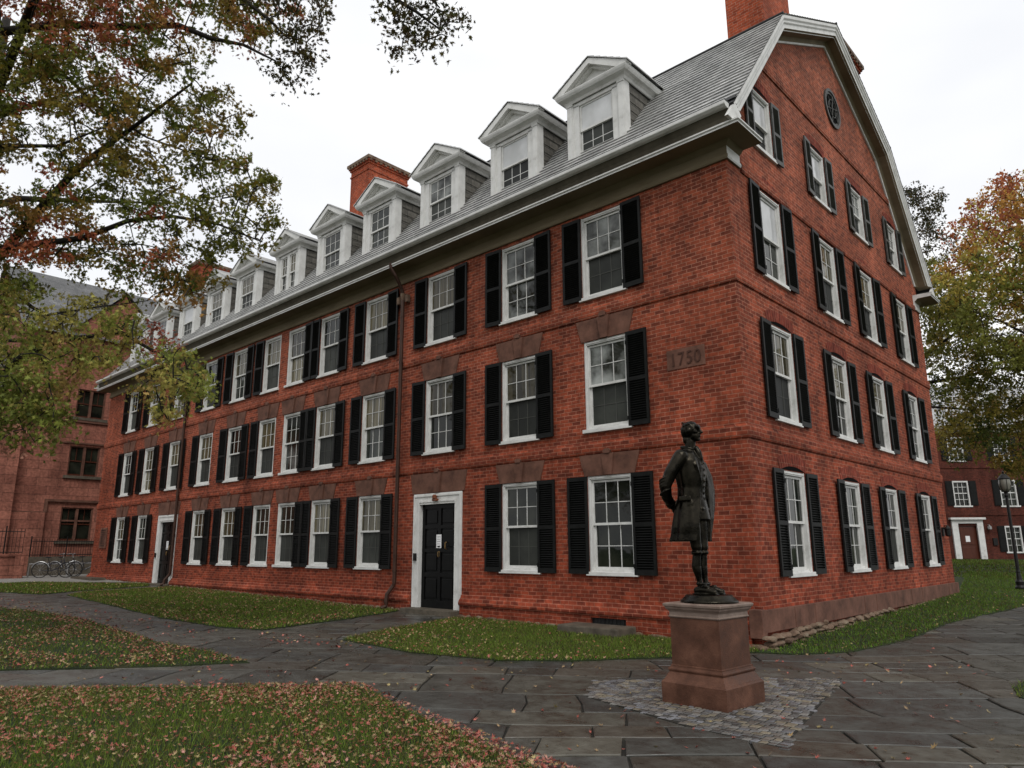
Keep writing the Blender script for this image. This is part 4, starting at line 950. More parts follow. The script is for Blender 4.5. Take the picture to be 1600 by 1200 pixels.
for s_ in (-1, 1):
    ax = -.055 if s_ < 0 else -.03
    cap([(ax-.055, s_*.060, .045), (ax, s_*.062, .05), (ax+.08, s_*.075, .045), (ax+.15, s_*.09, .030)], [.038, .044, .042, .030])   # shoe
    mb.cbox((ax-.095, s_*.072-.042, .0), (ax+.185, s_*.072+.042, .016), .004)
    mb.cbox((ax+.045, s_*.085-.03, .075), (ax+.085, s_*.085+.03, .098), .004)                                                        # buckle
    cap([(ax-.012, s_*.060, .08), (ax-.02, s_*.058, .14), (ax-.045, s_*.064, .30), (ax-.03, s_*.066, .44), (ax-.03, s_*.068, .52)], [.033, .031, .052, .045, .058])
    mb.tube([(ax-.03, s_*.067, .43), (ax-.03, s_*.067, .455)], [.061, .063], 14)                                                       # knee band
    cap([(ax-.03, s_*.068, .50), (ax-.055, s_*.090, .78), (-.12, s_*.09, .98)], [.060, .085, .11])
mb.tube([(-.055+.055*math.cos(t), .0+.13*math.sin(t), .115) for t in np.linspace(0, 6.283, 20)], .014, 6, cap=False)                      # rope at the ankles
shape([(.90, -.12, 0, .13, .17, 0), (1.00, -.12, 0, .14, .17, 0), (1.10, -.12, 0, .135, .165, 0), (1.25, -.12, 0, .155, .185, 0), (1.38, -.125, 0, .160, .20, 0), (1.48, -.135, 0, .13, .20, 0), (1.55, -.13, 0, .085, .13, 0), (1.60, -.12, 0, .05, .06, 0)])
shape([(.80, -.10, 0, .165, .16, 0), (.92, -.11, 0, .155, .17, 0), (1.02, -.12, 0, .145, .17, 0)])                                          # waistcoat skirt
for i in range(9): z = .90+i*.065; mb.ell((-.12+(.14 if z < 1.1 else .155)+.005, -.012, z), (.012,)*3, sub=1)
for s_ in (-1, 1): mb.cbox((.005, s_*.07-.035, .905), (.035, s_*.07+.035, .93), .004)
# frock coat
shape([(1.585, -.135, 0, .075, .11, .75), (1.53, -.14, 0, .125, .205, .62), (1.45, -.14, 0, .165, .235, .52), (1.32, -.13, 0, .172, .215, .55), (1.15, -.12, .015, .158, .205, .60), (1.02, -.125, .025, .168, .215, .66), (.88, -.14, .03, .200, .245, .74), (.72, -.15, .03, .225, .265, .85), (.64, -.155, .03, .234, .262, .93), (.565, -.165, .03, .25, .270, 1.0)], 56, .075, 1, .026)
# the left front of the coat swings out over the elbow
V = []
for i, (z, x0, y0, x1, y1) in enumerate(((1.46, -.02, .15, -.05, .27), (1.30, .015, .15, .01, .34), (1.15, .02, .14, .015, .39), (.98, .02, .14, .02, .355), (.82, .03, .13, .015, .29), (.68, .02, .12, -.01, .235), (.57, .01, .12, -.03, .21))):
    V += [(x0, y0, z), ((x0+x1)/2+.02, (y0+y1)/2, z), (x1, y1, z), (x1-.03, y1-.02, z), ((x0+x1)/2-.012, (y0+y1)/2, z), (x0-.03, y0, z)]
mb.idx(V, [(i*6+j, i*6+(j+1) % 6, (i+1)*6+(j+1) % 6, (i+1)*6+j) for i in range(6) for j in range(6)]+[(0, 1, 2, 3, 4, 5), (36, 37, 38, 39, 40, 41)])
for s_ in (-1, 1):                                                                                                                        # lapels and collar
    mb.idx([(.0, s_*.105, 1.05), (.03, s_*.12, 1.30), (.015, s_*.16, 1.40), (-.03, s_*.13, 1.52), (-.06, s_*.07, 1.58), (.02, s_*.07, 1.42), (.035, s_*.085, 1.22),
            (-.02, s_*.11, 1.05), (.0, s_*.14, 1.30), (-.015, s_*.18, 1.40), (-.06, s_*.15, 1.52), (-.09, s_*.09, 1.58), (-.01, s_*.09, 1.42), (.005, s_*.10, 1.22)],
           [(0, 1, 2, 3, 4, 5, 6), (13, 12, 11, 10, 9, 8, 7)]+[(i, (i+1) % 7, 7+(i+1) % 7, 7+i) for i in range(7)])
mb.tube([(-.12+.085*math.cos(t), .095*math.sin(t), 1.60-.02*math.cos(t)) for t in np.linspace(.7, 5.58, 16)], .024, 8)
cap([(-.045, 0, 1.60), (-.02, 0, 1.55), (.0, 0, 1.49), (.01, 0, 1.43)], [.032, .036, .03, .018])                                             # cravat
# arms: shoulder, elbow, wrist crossed behind the back
cap([(-.155, -.205, 1.500), (-.245, -.285, 1.33), (-.315, -.315, 1.165)], [.083, .074, .064]); cap([(-.315, -.315, 1.165), (-.345, -.21, 1.055), (-.345, -.10, .985)], [.066, .060, .050])
cap([(-.135, .205, 1.500), (-.09, .33, 1.33), (-.09, .40, 1.170)], [.083, .074, .064]); cap([(-.09, .40, 1.17), (-.22, .30, 1.06), (-.33, .13, .985)], [.066, .060, .050])
for (c0, d) in (((-.345, -.10, .985), (0, .9, -.45)), ((-.33, .13, .985), (-.1, -.9, -.45))):                                                     # cuffs, palms and fingers
    c0 = Vector(c0); d = Vector(d).normalized(); mb.tube([c0-d*.03, c0+d*.03], [.058, .060], 14)
    palm = c0+d*.085; mb.ell(palm, (.032, .045, .045)); side = Vector((-1, 0, 0)); upv = d.cross(side)
    for f_ in range(4):
        b0 = palm+d*.03+upv*(.027-.018*f_)+side*.012; ln = [.075, .085, .08, .06][f_]
        mb.tube([b0, b0+d*ln*.45+side*.008, b0+d*ln*.8-side*.012, b0+d*ln*.9-side*.03], [.0105, .0100, .009, .0075], 8)
    mb.tube([palm-d*.02+upv*.03, palm+upv*.055+side*.01+d*.01, palm+upv*.05+side*.012+d*.045], [.013, .012, .009], 8)
mb.tube([(-.36+.045*math.cos(t), .02+.05*math.sin(t), .955) for t in np.linspace(0, 6.283, 16)], .011, 6, cap=False)
for zc in (1.22, 1.19, 1.25, 1.10): mb.tube([(-.30+.058*math.cos(t)-.02, -.305+.064*math.sin(t), zc+.03*math.cos(t)) for t in np.linspace(0, 6.283, 18)], .012, 6, cap=False)    # sleeve creases
# neck and head
cap([(-.125, 0, 1.55), (-.105, 0, 1.68)], [.062, .058])
mb.ell((-.095, 0, 1.815), (.098, .079, .108)); mb.ell((-.055, 0, 1.745), (.068, .060, .072)); mb.ell((-.018, 0, 1.700), (.030, .032, .026))
mb.ell((-.010, 0, 1.845), (.026, .060, .030)); mb.tube([(.005, 0, 1.828), (.022, 0, 1.795), (.036, 0, 1.776), (.015, 0, 1.766)], [.010, .014, .016, .010], 10)
for s_ in (-1, 1):
    mb.ell((-.006, s_*.030, 1.823), (.014, .018, .010), sub=1); mb.ell((.004, s_*.032, 1.842), (.012, .024, .008), sub=1); mb.ell((-.022, s_*.050, 1.785), (.026, .020, .020), sub=1)
    mb.ell((-.095, s_*.080, 1.800), (.022, .010, .032), sub=1); mb.ell((.010, s_*.012, 1.774), (.012, .009, .008), sub=1)
mb.ell((.004, 0, 1.744), (.016, .026, .007), sub=1); mb.ell((.002, 0, 1.730), (.016, .022, .008), sub=1)
mb.ell((-.112, 0, 1.842), (.094, .084, .070)); mb.ell((-.145, 0, 1.80), (.070, .083, .100)); mb.ell((-.150, 0, 1.705), (.045, .062, .06))
for i in range(30):
    a = random.uniform(.9, 5.4); z = random.uniform(1.74, 1.915); r_ = .084*math.sqrt(max(.05, 1-((z-1.845)/.1)**2)); mb.ell((-.12+r_*math.cos(a), r_*math.sin(a)*.95, z), (.016, .014, .012), sub=1)
for s_ in (-1, 1): mb.cbox((-.20, s_*.222-.014, 1.0), (-.06, s_*.222+.014, 1.055), .006)
tmp = mb.build('figure', M['bronze'], None); md = tmp.modifiers.new('r', 'REMESH'); md.mode = 'VOXEL'; md.voxel_size = .0075; md2 = tmp.modifiers.new('s', 'SMOOTH'); md2.iterations = 2; md2.factor = .4
bpy.context.view_layer.update(); me = bpy.data.meshes.new_from_object(tmp.evaluated_get(bpy.context.evaluated_depsgraph_get())); bpy.data.objects.remove(tmp)
me.name = 'figure'; me.polygons.foreach_set('use_smooth', [True]*len(me.polygons)); me.materials.clear(); me.materials.append(M['bronze'])
fig = link('figure', me, st, (0, 0, H0-.004)); fig.scale = (1.0, .93, 1)
# ================================================================== TREES
oak = np.array([(0, -.5), (.07, -.2), (.34, -.30), (.16, -.02), (.40, .16), (.12, .14), (.02, .58), (-.13, .16), (-.36, .22), (-.15, -.03), (-.30, -.26), (-.08, -.2)])
rhomb = np.array([(0, -.5), (.33, -.05), (.12, .12), (0, .5), (-.14, .1), (-.33, -.05)])
def foliage(name, cl, per, spread, size, shape_, tints, parent, droop=.35):
    """cl: clump centres (n,3); tints: (n,3)"""
    n = len(cl); c = np.repeat(cl, per, axis=0); tt = np.repeat(tints, per, axis=0)
    # leaves sit on short sprays radiating from the clump centre
    ns = 7; sd = RNG.normal(0, 1, (n, ns, 3)); sd[:, :, 2] *= .55; sd /= np.linalg.norm(sd, axis=2, keepdims=True)+1e-6
    pick = RNG.integers(0, ns, (n, per)); dirs = sd[np.arange(n)[:, None], pick].reshape(-1, 3)
    r = RNG.uniform(.15, 1, n*per)**.7*spread*np.repeat(RNG.uniform(.6, 1.3, n), per)
    p = c+dirs*r[:, None]+RNG.normal(0, .055*spread/.4, (n*per, 3)); p[:, 2] -= droop*spread*(r/spread)**2*.6
    N_ = len(p); s = size*RNG.uniform(.6, 1.3, N_)
    u = RNG.normal(0, 1, (N_, 3)); u[:, 2] -= .5; u /= np.linalg.norm(u, axis=1, keepdims=True); v = np.cross(u, RNG.normal(0, 1, (N_, 3))); v /= np.linalg.norm(v, axis=1, keepdims=True); w_ = np.cross(u, v)
    k = len(shape_); V = np.zeros((N_, k, 3)); cu = RNG.uniform(-.3, .3, N_)
    for i in range(k): V[:, i] = p+u*(shape_[i, 1]*s)[:, None]+v*(shape_[i, 0]*s)[:, None]+w_*(cu*s*(shape_[i, 0]**2+shape_[i, 1]**2))[:, None]
    t = tt*RNG.uniform(.55, 1.45, (N_, 1)); t += RNG.normal(0, .006, (N_, 3)); t = np.clip(t, .004, 1)
    return link(name, tinted(name, V.reshape(-1, 3), k, [list(range(k))], t, M['leaf'], 0), parent)
def grow(limbs, cl, mb, r0=.028, r1=.006, step=.35):
    nodes = [np.array(p) for l in limbs for p in l[0]]; P_ = np.array(nodes)
    dens_ = []
    for l in limbs:
        a = l[0]
        for i in range(len(a)-1):
            for t in np.linspace(0, 1, 6, endpoint=False): dens_.append(np.array(a[i])*(1-t)+np.array(a[i+1])*t)
        dens_.append(np.array(a[-1]))
    P_ = np.array(dens_); done = np.zeros(len(cl), bool); cld = np.array(cl)
    order = np.argsort([np.min(np.linalg.norm(P_-c, axis=1)) for c in cld])
    for i in order:
        c = cld[i]; d = np.linalg.norm(P_-c, axis=1); j = int(np.argmin(d)); a = P_[j]; L_ = d[j]
        if L_ < .05: continue
        n = max(2, int(L_/step)+1); up_ = np.array([0, 0, .12*L_]); pts = []
        for k in range(n+1):
            t = k/n; q = a*(1-t)+c*t+up_*math.sin(t*math.pi)+RNG.normal(0, .035*min(1, L_), 3)*(0 < k < n); pts.append(tuple(q))
        rr = min(r0, .009+.011*L_); mb.tube(pts, [rr+(r1-rr)*k/n for k in range(n+1)], 5, cap=False)
        P_ = np.vstack([P_, np.array(pts[1:])])
def vnoise(p, sc, seed):
    r = np.random.default_rng(seed); o = np.zeros(len(p))
    for k in range(6):
        d = r.normal(0, 1, 3); d /= np.linalg.norm(d); o += np.sin((p@d)*sc*(1+.45*k)+r.uniform(0, 6))/(1+.35*k)
    return o/2.2
def pixclumps(poly, n, dmin, dmax, holes=None):
    q = sample(poly, n*3); keep = np.ones(len(q), bool)
    for h in holes or []: keep &= ~(((q[:, 0]-h[0])/h[2])**2+((q[:, 1]-h[1])/h[3])**2 < 1)
    q = q[keep][:n]; d = RNG.uniform(dmin, dmax, len(q))
    return np.array([at(a, b, dd)[:] for (a, b), dd in zip(q, d)])
def limb(pts, r): return ([at(*p)[:] for p in pts], r)
# ---- the oak on the left: trunk beyond the frame, its branches reach in over the lawn
TR = (-12.4, -9.9)
oakT = empty('oak_tree', (TR[0], TR[1], Tz(*TR)))
tagp(oakT, 'large oak with olive and reddish leaves reaching over the lawn before the hall', 'tree')
def hang(o, e): o.parent = e; o.matrix_parent_inverse = e.matrix_basis.inverted(); return o
mb = MB(); rb = 7.0
mb.tube([(TR[0]+.02, TR[1], Tz(*TR)-.2), (TR[0], TR[1], .35), (TR[0]+.1, TR[1]+.05, 2.2), (TR[0]+.25, TR[1]+.1, 4.6), (TR[0]+.35, TR[1]+.3, 7), (TR[0]+.3, TR[1]+.5, 10), (TR[0]+.2, TR[1]+.6, 13)], [.62, .46, .40, .34, .27, .19, .08], 16)
T0 = lambda z: (TR[0]+.25, TR[1]+.2, z)
limbs = []
def L_(start_z, pts, r):
    P_ = [T0(start_z)]+[at(*p)[:] for p in pts]; limbs.append((P_, r))
L_(7.0, [(-60, 60, 12.8), (0, 50, 12.6), (90, 38, 12.4), (180, 42, 12.2), (280, 40, 12.0), (330, 60, 11.8), (380, 70, 11.6), (430, 95, 11.4)], .10)
L_(5.2, [(-60, 430, 13.2), (0, 400, 13.0), (60, 330, 12.8), (110, 275, 12.6), (150, 240, 12.4), (220, 190, 12.0), (300, 130, 11.8)], .12)
L_(6.0, [(-60, 260, 12.0), (0, 228, 11.8), (90, 228, 11.6), (160, 200, 11.4)], .07)
L_(4.8, [(-80, 395, 12.5), (0, 388, 12.3), (70, 380, 12.2), (130, 372, 12.1), (200, 345, 12.0), (270, 338, 11.9), (340, 350, 11.8), (410, 378, 11.7)], .08)
L_(7.2, [(-40, 60, 13.0), (60, 90, 12.8), (110, 125, 12.6), (150, 165, 12.5), (230, 215, 12.2), (330, 250, 12.0)], .06)
L_(3.6, [(-60, 600, 12.6), (0, 587, 12.4), (30, 560, 12.3), (60, 545, 12.2), (100, 530, 12.1), (190, 520, 12), (260, 560, 11.9), (310, 600, 11.8)], .09)
L_(4.4, [(-40, 430, 12.0), (10, 445, 11.9), (50, 480, 11.8), (75, 492, 11.7), (150, 480, 11.6), (230, 470, 11.6)], .05)
L_(8.5, [(-60, -80, 12.5), (60, -90, 12.2), (200, -80, 11.8), (330, -40, 11.6), (420, 30, 11.4), (450, 60, 11.3)], .09)
L_(8.0, [(100, -120, 11), (350, -140, 10.4), (520, -60, 10.3), (600, -12, 10.2), (650, 18, 10.2), (690, 48, 10.2)], .08)
L_(3.2, [(-90, 700, 12.2), (-20, 670, 12.1), (40, 650, 12.1), (80, 660, 12)], .045)
for a_, z_, l_ in ((2.3, 5, 4.5), (3.2, 6, 5), (4.0, 5.5, 5), (4.8, 7, 4.5), (1.4, 8, 4.5), (5.6, 9, 4), (.6, 9.5, 3.5), (3.6, 9, 4), (2.8, 10.5, 3)):
    limbs.append(([T0(z_)]+[(TR[0]+math.cos(a_)*l_*t, TR[1]+math.sin(a_)*l_*t, z_+l_*.45*t+.3*math.sin(5*t)) for t in (.3, .6, 1)], .10))
for P_, r in limbs:
    n = len(P_); mb.tube(P_, [r*(1-.86*i/(n-1)) for i in range(n)], 8)
polyA = [(-60, -120), (300, -120), (470, -60), (500, 20), (440, 60), (350, 70), (310, 100), (345, 130), (372, 170), (385, 215), (365, 235), (425, 285), (422, 320), (432, 358), (395, 385), (345, 400), (340, 425), (350, 440), (300, 462), (255, 470), (215, 450), (150, 470), (60, 450), (-60, 460)]
polyB = [(-60, 440), (120, 462), (200, 480), (245, 520), (290, 545), (322, 598), (315, 625), (270, 615), (265, 660), (230, 640), (215, 585), (150, 580), (110, 590), (105, 670), (60, 690), (-60, 700)]
polyC = [(0, 560), (60, 580), (105, 640), (105, 690), (50, 700), (-60, 720), (-60, 580)]
polyD = [(390, -40), (500, -60), (505, 40), (500, 70), (495, 120), (455, 150), (430, 110), (420, 60)]
polyE = [(600, -60), (720, -70), (722, 30), (712, 60), (680, 62), (640, 90), (612, 72), (602, 20)]
holes = [(45, 265, 44, 30), (30, 285, 30, 18), (0, 60, 16, 22), (255, 145, 22, 14), (150, 420, 45, 10), (215, 352, 30, 12), (290, 365, 26, 12), (60, 430, 42, 12), (20, 475, 32, 14), (260, 232, 24, 14), (40, 150, 18, 10), (140, 195, 20, 10), (330, 290, 26, 10), (180, 295, 16, 10)]
ca_ = pixclumps(polyA, 760, 11.0, 13.4, holes); cb_ = pixclumps(polyB, 300, 10.8, 13.2, [(60, 475, 40, 10)]); cc_ = pixclumps(polyC, 60, 11, 13)
cd_ = pixclumps(polyD, 46, 10.8, 12.0); ce_ = pixclumps(polyE, 46, 9.8, 10.8)
off = []
while len(off) < 560:
    q = RNG.normal(0, 1, 3); q /= np.linalg.norm(q); r_ = RNG.uniform(.5, 1)**.5
    p = np.array([TR[0]+q[0]*6.4*r_, TR[1]+q[1]*6.4*r_, 9.2+q[2]*5.0*r_])
    d = Vector(p)-CAMP; z = d.dot(fw)
    u_ = 800+FPX*d.dot(rt)/z if z > 1 else -999
    v_ = 600-FPX*d.dot(up)/z if z > 1 else 0
    if (u_ > -60 and v_ > -150) or p[2] < 3.2: continue
    off.append(p)
off = np.array(off)
def colorize(p, seed, pals, sc=1.1, zb=0):
    n1 = zb*(p[:, 2]-p[:, 2].mean())+vnoise(p, sc, seed)+RNG.normal(0, .35, len(p)); q = np.argsort(np.argsort(n1))/len(p)
    idx = np.searchsorted(np.cumsum([w_ for w_, _ in pals]), q, side='right').clip(0, len(pals)-1); return np.array([pals[i][1] for i in idx])
oakpal = [(.34, (.14, .145, .026)), (.28, (.235, .175, .036)), (.16, (.11, .13, .022)), (.13, (.29, .16, .045)), (.09, (.34, .105, .05))]
grow(limbs, np.vstack([ca_, cb_, cc_, cd_, ce_]), mb)
hang(mb.build('trunk', M['bark'], None, smooth=True), oakT)
dark = [(.6, (.05, .047, .018)), (.4, (.07, .056, .02))]
hang(foliage('foliage', ca_, 74, .29, .082, oak, colorize(ca_, 3, oakpal), None), oakT)
cbt = colorize(cb_, 9, [(.55, (.24, .27, .06)), (.30, (.38, .34, .09)), (.15, (.38, .27, .09))])
for i, c_ in enumerate(cb_):
    d = Vector(c_)-CAMP; z = d.dot(fw); u_ = 800+FPX*d.dot(rt)/z; v_ = 600-FPX*d.dot(up)/z
    if 212 < u_ < 272 and 500 < v_ < 545: cbt[i] = (.42, .13, .085)
hang(foliage('foliage', cb_, 50, .30, .080, oak, cbt, None), oakT)
cct = colorize(cc_, 5, [(.55, (.16, .19, .04)), (.45, (.55, .28, .20))], 2)
hang(foliage('foliage', cc_, 44, .34, .085, oak, cct, None), oakT)
hang(foliage('foliage', np.vstack([cd_, ce_]), 34, .26, .085, oak, colorize(np.vstack([cd_, ce_]), 2, dark), None, 1.2), oakT)
hang(foliage('foliage', off, 34, .55, .13, rhomb, colorize(off, 4, oakpal), None), oakT)
# ---- autumn trees beyond the gable
def bgtree(name, label, base, hgt, poly, n, dm, dx, pals, seed, per, spread, size, limbsdef, rad=.25, extra=0, holes=None, fine=1):
    T_ = empty(name, (base[0], base[1], Tz(*base))); tagp(T_, label, 'tree', 'autumn trees beyond the gable end')
    mb = MB(); z0 = Tz(*base); mb.tube([(base[0], base[1], z0-.2), (base[0], base[1], z0+1.5), (base[0]+.1, base[1]+.1, z0+hgt*.5), (base[0], base[1], z0+hgt)], [rad*1.4, rad, rad*.7, rad*.15], 12)
    cl = pixclumps(poly, n, dm, dx, holes); lb = []
    top = np.array([base[0], base[1], 0])
    for pts, r in limbsdef: P_ = [(base[0], base[1], z0+pts[0])]+[at(*p)[:] for p in pts[1:]]; lb.append((P_, r)); mb.tube(P_, [r*(1-.8*i/(len(P_)-1)) for i in range(len(P_))], 8)
    if not lb: lb = [([(base[0], base[1], z0+hgt*t) for t in (.35, .6, .9)], .1)]
    ex = []
    while len(ex) < extra:
        q = RNG.normal(0, 1, 3); q /= np.linalg.norm(q); r_ = RNG.uniform(.5, 1); R0 = hgt*.38
        p = np.array([base[0]+q[0]*R0*r_, base[1]+q[1]*R0*r_, z0+hgt*.66+q[2]*hgt*.34*r_]); d = Vector(p)-CAMP; z = d.dot(fw); u_ = 800+FPX*d.dot(rt)/z
        if u_ > 1640: ex.append(p)
    if ex: cl = np.vstack([cl, np.array(ex)])
    grow(lb, cl, mb, .06, .012, .7)
    hang(mb.build('trunk', M['bark'], None, smooth=True), T_); hang(foliage('foliage', cl, per, spread, size, rhomb, colorize(cl, seed, pals, .55, .16 if seed == 21 else 0), None, .2), T_)
    return T_
b1 = at(1690, 930, 27)
bgtree('maple_tree', 'red and orange maple standing right of the gable end, tallest of the trees', (b1.x, b1.y), 16.5,
       [(1482, 362), (1505, 332), (1532, 304), (1560, 286), (1600, 270), (1690, 235), (1700, 560), (1600, 580), (1560, 560), (1500, 520), (1478, 470), (1465, 430), (1500, 395)], 420, 24.5, 30,
       [(.32, (.22, .23, .05)), (.30, (.40, .32, .07)), (.25, (.46, .25, .06)), (.13, (.36, .12, .055))], 21, 74, .60, .14,
       [([6, (1600, 452, 27), (1560, 440, 26.5), (1520, 430, 26)], .09), ([7, (1600, 400, 27), (1545, 360, 27)], .08), ([5, (1640, 540, 26), (1560, 500, 26), (1500, 480, 26)], .08)], .28, 160, [(1560, 390, 14, 7), (1545, 358, 10, 6), (1590, 345, 12, 7), (1570, 505, 26, 9), (1540, 500, 14, 6)])
b2 = at(1474, 884, 30)
bgtree('elm_tree', 'olive green and yellow tree with low spreading branches close beside the gable end', (b2.x, b2.y), 15.5,
       [(1438, 398), (1470, 410), (1500, 460), (1560, 520), (1640, 520), (1690, 560), (1690, 745), (1600, 745), (1560, 742), (1530, 700), (1495, 712), (1468, 690), (1440, 560)], 430, 28, 34,
       [(.35, (.15, .15, .032)), (.25, (.26, .21, .044)), (.2, (.10, .12, .026)), (.2, (.34, .24, .06))], 33, 90, .60, .14,
       [([8, (1500, 590, 31), (1560, 575, 31), (1620, 580, 31)], .09), ([9, (1500, 515, 31), (1570, 500, 31)], .08), ([7, (1520, 640, 30), (1570, 640, 30)], .06)], .26, 70, [(1560, 520, 22, 6), (1590, 610, 20, 8), (1590, 545, 18, 7), (1520, 600, 12, 4)])
b3 = at(1420, 884, 44)
bgtree('thin_tree', 'thin dark tree with sparse leaves seen just past the roof edge', (b3.x, b3.y), 21,
       [(1408, 298), (1430, 290), (1470, 300), (1482, 320), (1470, 352), (1490, 372), (1500, 400), (1450, 410), (1425, 370)], 62, 38, 43,
       [(.6, (.045, .042, .018)), (.4, (.08, .06, .02))], 8, 46, .55, .16, [], .2)
# ================================================================== BROWNSTONE BUILDING ON THE LEFT
bs = empty('brownstone_building', (-40, 0, 0)); tagp(bs, 'brownstone college building with dark mullioned windows behind the left end of the brick hall', 'building')
XB = -36.5
mb = MB(); ops = []
for yc in (.49, -4.3, 4.9, 9): ops += [(yc-.74, yc+.74, 1.95, 3.60), (yc-.72, yc+.72, 5.22, 6.75), (yc-.69, yc+.69, 8.25, 9.75)]
ops = [o_ for o_ in ops if not (o_[0] < -3 and o_[2] > 8)]
wall_grid(mb, (XB, 0, 0), (0, 1, 0), (-1, 0, 0), -14, 16, -.5, 12.4, [], .3) if False else None
wall_grid(mb, (XB, 0, 0), (0, 1, 0), (-1, 0, 0), -2.9, 16, -.5, 12.6, [o_ for o_ in ops if o_[0] > -3], .3)
wall_grid(mb, (XB, 0, 0), (0, 1, 0), (-1, 0, 0), -14, -2.9, -.5, 9.2, [o_ for o_ in ops if o_[0] < -3], .3)
mb.face([(XB+.01, -1.0, 12.6), (XB+.01, 4.2, 12.6), (XB+.01, 1.6, 15.3)]); mb.face([(XB, -2.9, -.5), (XB-12, -2.9, -.5), (XB-12, -2.9, 12.6), (XB, -2.9, 12.6)])
mb.face([(XB, -2.9, 12.6), (XB-12, -2.9, 12.6), (XB-6, -2.9, 17.4)]); mb.face([(XB, -14, -.5), (XB-10, -14, -.5), (XB-10, -14, 9.2), (XB, -14, 9.2)])
mb.box((XB, -3.3, -.5), (XB+.5, -2.5, 9.8)); mb.box((XB, -2.75, -.4), (XB+.22, -1.0, 3.3)); mb.box((XB, 16, -.5), (XB-12, 16.2, 12.6))
hang(mb.build('wall', M['brownwall']), bs)
mb = MB()
mb.face([(XB+.3, -3.1, 12.5), (XB+.3, 16, 12.5), (XB-6, 16, 17.5), (XB-6, -3.1, 17.5)], [(0, 0), (19, 0), (19, 8), (0, 8)]); mb.face([(XB-12.3, -3.1, 12.5), (XB-12.3, 16, 12.5), (XB-6, 16, 17.5), (XB-6, -3.1, 17.5)], [(0, 0), (19, 0), (19, 8), (0, 8)])
for s_ in (-1, 1): mb.face([(XB+.15, 1.6+s_*2.8, 12.45), (XB+.15, 1.6, 15.45), (XB-5, 1.6, 15.45), (XB-5, 1.6+s_*2.8, 12.45)], [(0, 0), (0, 5), (5, 5), (5, 0)])
mb.face([(XB+.25, -14.2, 9.1), (XB+.25, -2.9, 9.1), (XB-5, -2.9, 12.9), (XB-5, -14.2, 12.9)], [(0, 0), (11, 0), (11, 6), (0, 6)])
hang(mb.build('roof', M['slate_dark']), bs)
mb = MB()
mb.box((XB, -1.05, 3.86), (XB+.14, 1.75, 3.98)); mb.box((XB, -1.05, 3.30), (XB+.14, -.93, 3.859)); mb.box((XB, -2.5, 3.22), (XB+.14, -1.051, 3.36))
hang(mb.build('string_course', M['brownstone']), bs)
for (a_, b_) in (((XB, -3.0, 7.98), (XB+.10, 3, 8.12)), ((XB, -.6, 6.86), (XB+.08, 3, 6.94))): m_ = MB(); m_.box(a_, b_); hang(m_.build('string_course', M['brownstone']), bs)
for (y0, y1, z0, z1) in ops:
    m_ = MB(); c_ = (y0+y1)/2
    m_.box((XB-.20, y0, z0), (XB-.06, y0+.07, z1)); m_.box((XB-.20, y1-.07, z0), (XB-.06, y1, z1)); m_.box((XB-.20, c_-.06, z0), (XB-.05, c_+.06, z1)); m_.box((XB-.20, y0+.07, z1-.06), (XB-.06, c_-.06, z1)); m_.box((XB-.20, c_+.06, z1-.06), (XB-.06, y1-.07, z1))
    if z0 < 3: m_.box((XB-.20, y0+.07, z0+.95), (XB-.07, c_-.06, z0+1.03)); m_.box((XB-.20, c_+.06, z0+.95), (XB-.07, y1-.07, z0+1.03))
    w_ = hang(m_.build('window', M['brownstone']), bs)
    m_ = MB(); m_.face([(XB-.16, y0, z0), (XB-.16, y1, z0), (XB-.16, y1, z1), (XB-.16, y0, z1)]); m_.build('pane', M['g_dark'], w_)
    for a, b in ((y0+.07, c_-.06), (c_+.06, y1-.07)):
        m_ = MB(); zc = (z0+z1)/2; m_.box((XB-.155, a, zc-.025), (XB-.12, b, zc+.025)); m_.box((XB-.155, a, z0+.0), (XB-.12, b, z0+.09)); m_.box((XB-.155, (a+b)/2-.012, zc), (XB-.13, (a+b)/2+.012, z1)); m_.build('sash', M['wood'], w_)
    m_ = MB(); m_.box((XB-.05, y0-.16, z0-.15), (XB+.12, y1+.16, z0-.005)); m_.build('sill', M['stone'], w_)
# areaway wall with iron railing, second railing, bicycles and rack
def railing(p, q, z0, h, label, step=.14):
    p = Vector(p); q = Vector(q); d = (q-p); n = int(d.length/step); c = (p+q)/2
    m_ = MB()
    for z in (z0+.08, z0+h-.12): m_.tube([(p.x, p.y, z), (q.x, q.y, z)], .018, 6)
    for i in range(n+1):
        a = p+d*(i/n); r_ = .03 if i % 14 == 0 else .009; m_.tube([(a.x, a.y, z0), (a.x, a.y, z0+h+(.12 if r_ > .02 else 0))], r_, 5)
    return tagp(m_.build('iron_railing', M['metal_dark']), label, 'railing')
aw = MB(); aw.box((-33.6, -15, -.3), (-33.2, -2.35, 1.22)); aw.box((-33.65, -15, 1.221), (-33.13, -2.28, 1.32)); aw.box((-33.18, -2.75, -.3), (-33.08, -2.4, 1.22))
tagp(aw.build('areaway_wall', M['brownwall']), 'low dark brownstone wall carrying an iron railing at the far left', 'wall')
railing((-33.4, -15, 0), (-33.4, -2.45, 0), 1.32, 1.10, 'black iron railing on top of the low brownstone wall')
aw = MB(); aw.box((-36.1, -1.5, -.3), (-35.85, 4, 1.18)); tagp(aw.build('areaway_wall', M['stone']), 'short grey stone wall under the brownstone window behind the bicycles', 'wall')
railing((-35.97, -1.5, 0), (-35.97, 4, 0), 1.18, .85, 'thin iron railing directly behind the parked bicycles', .11)
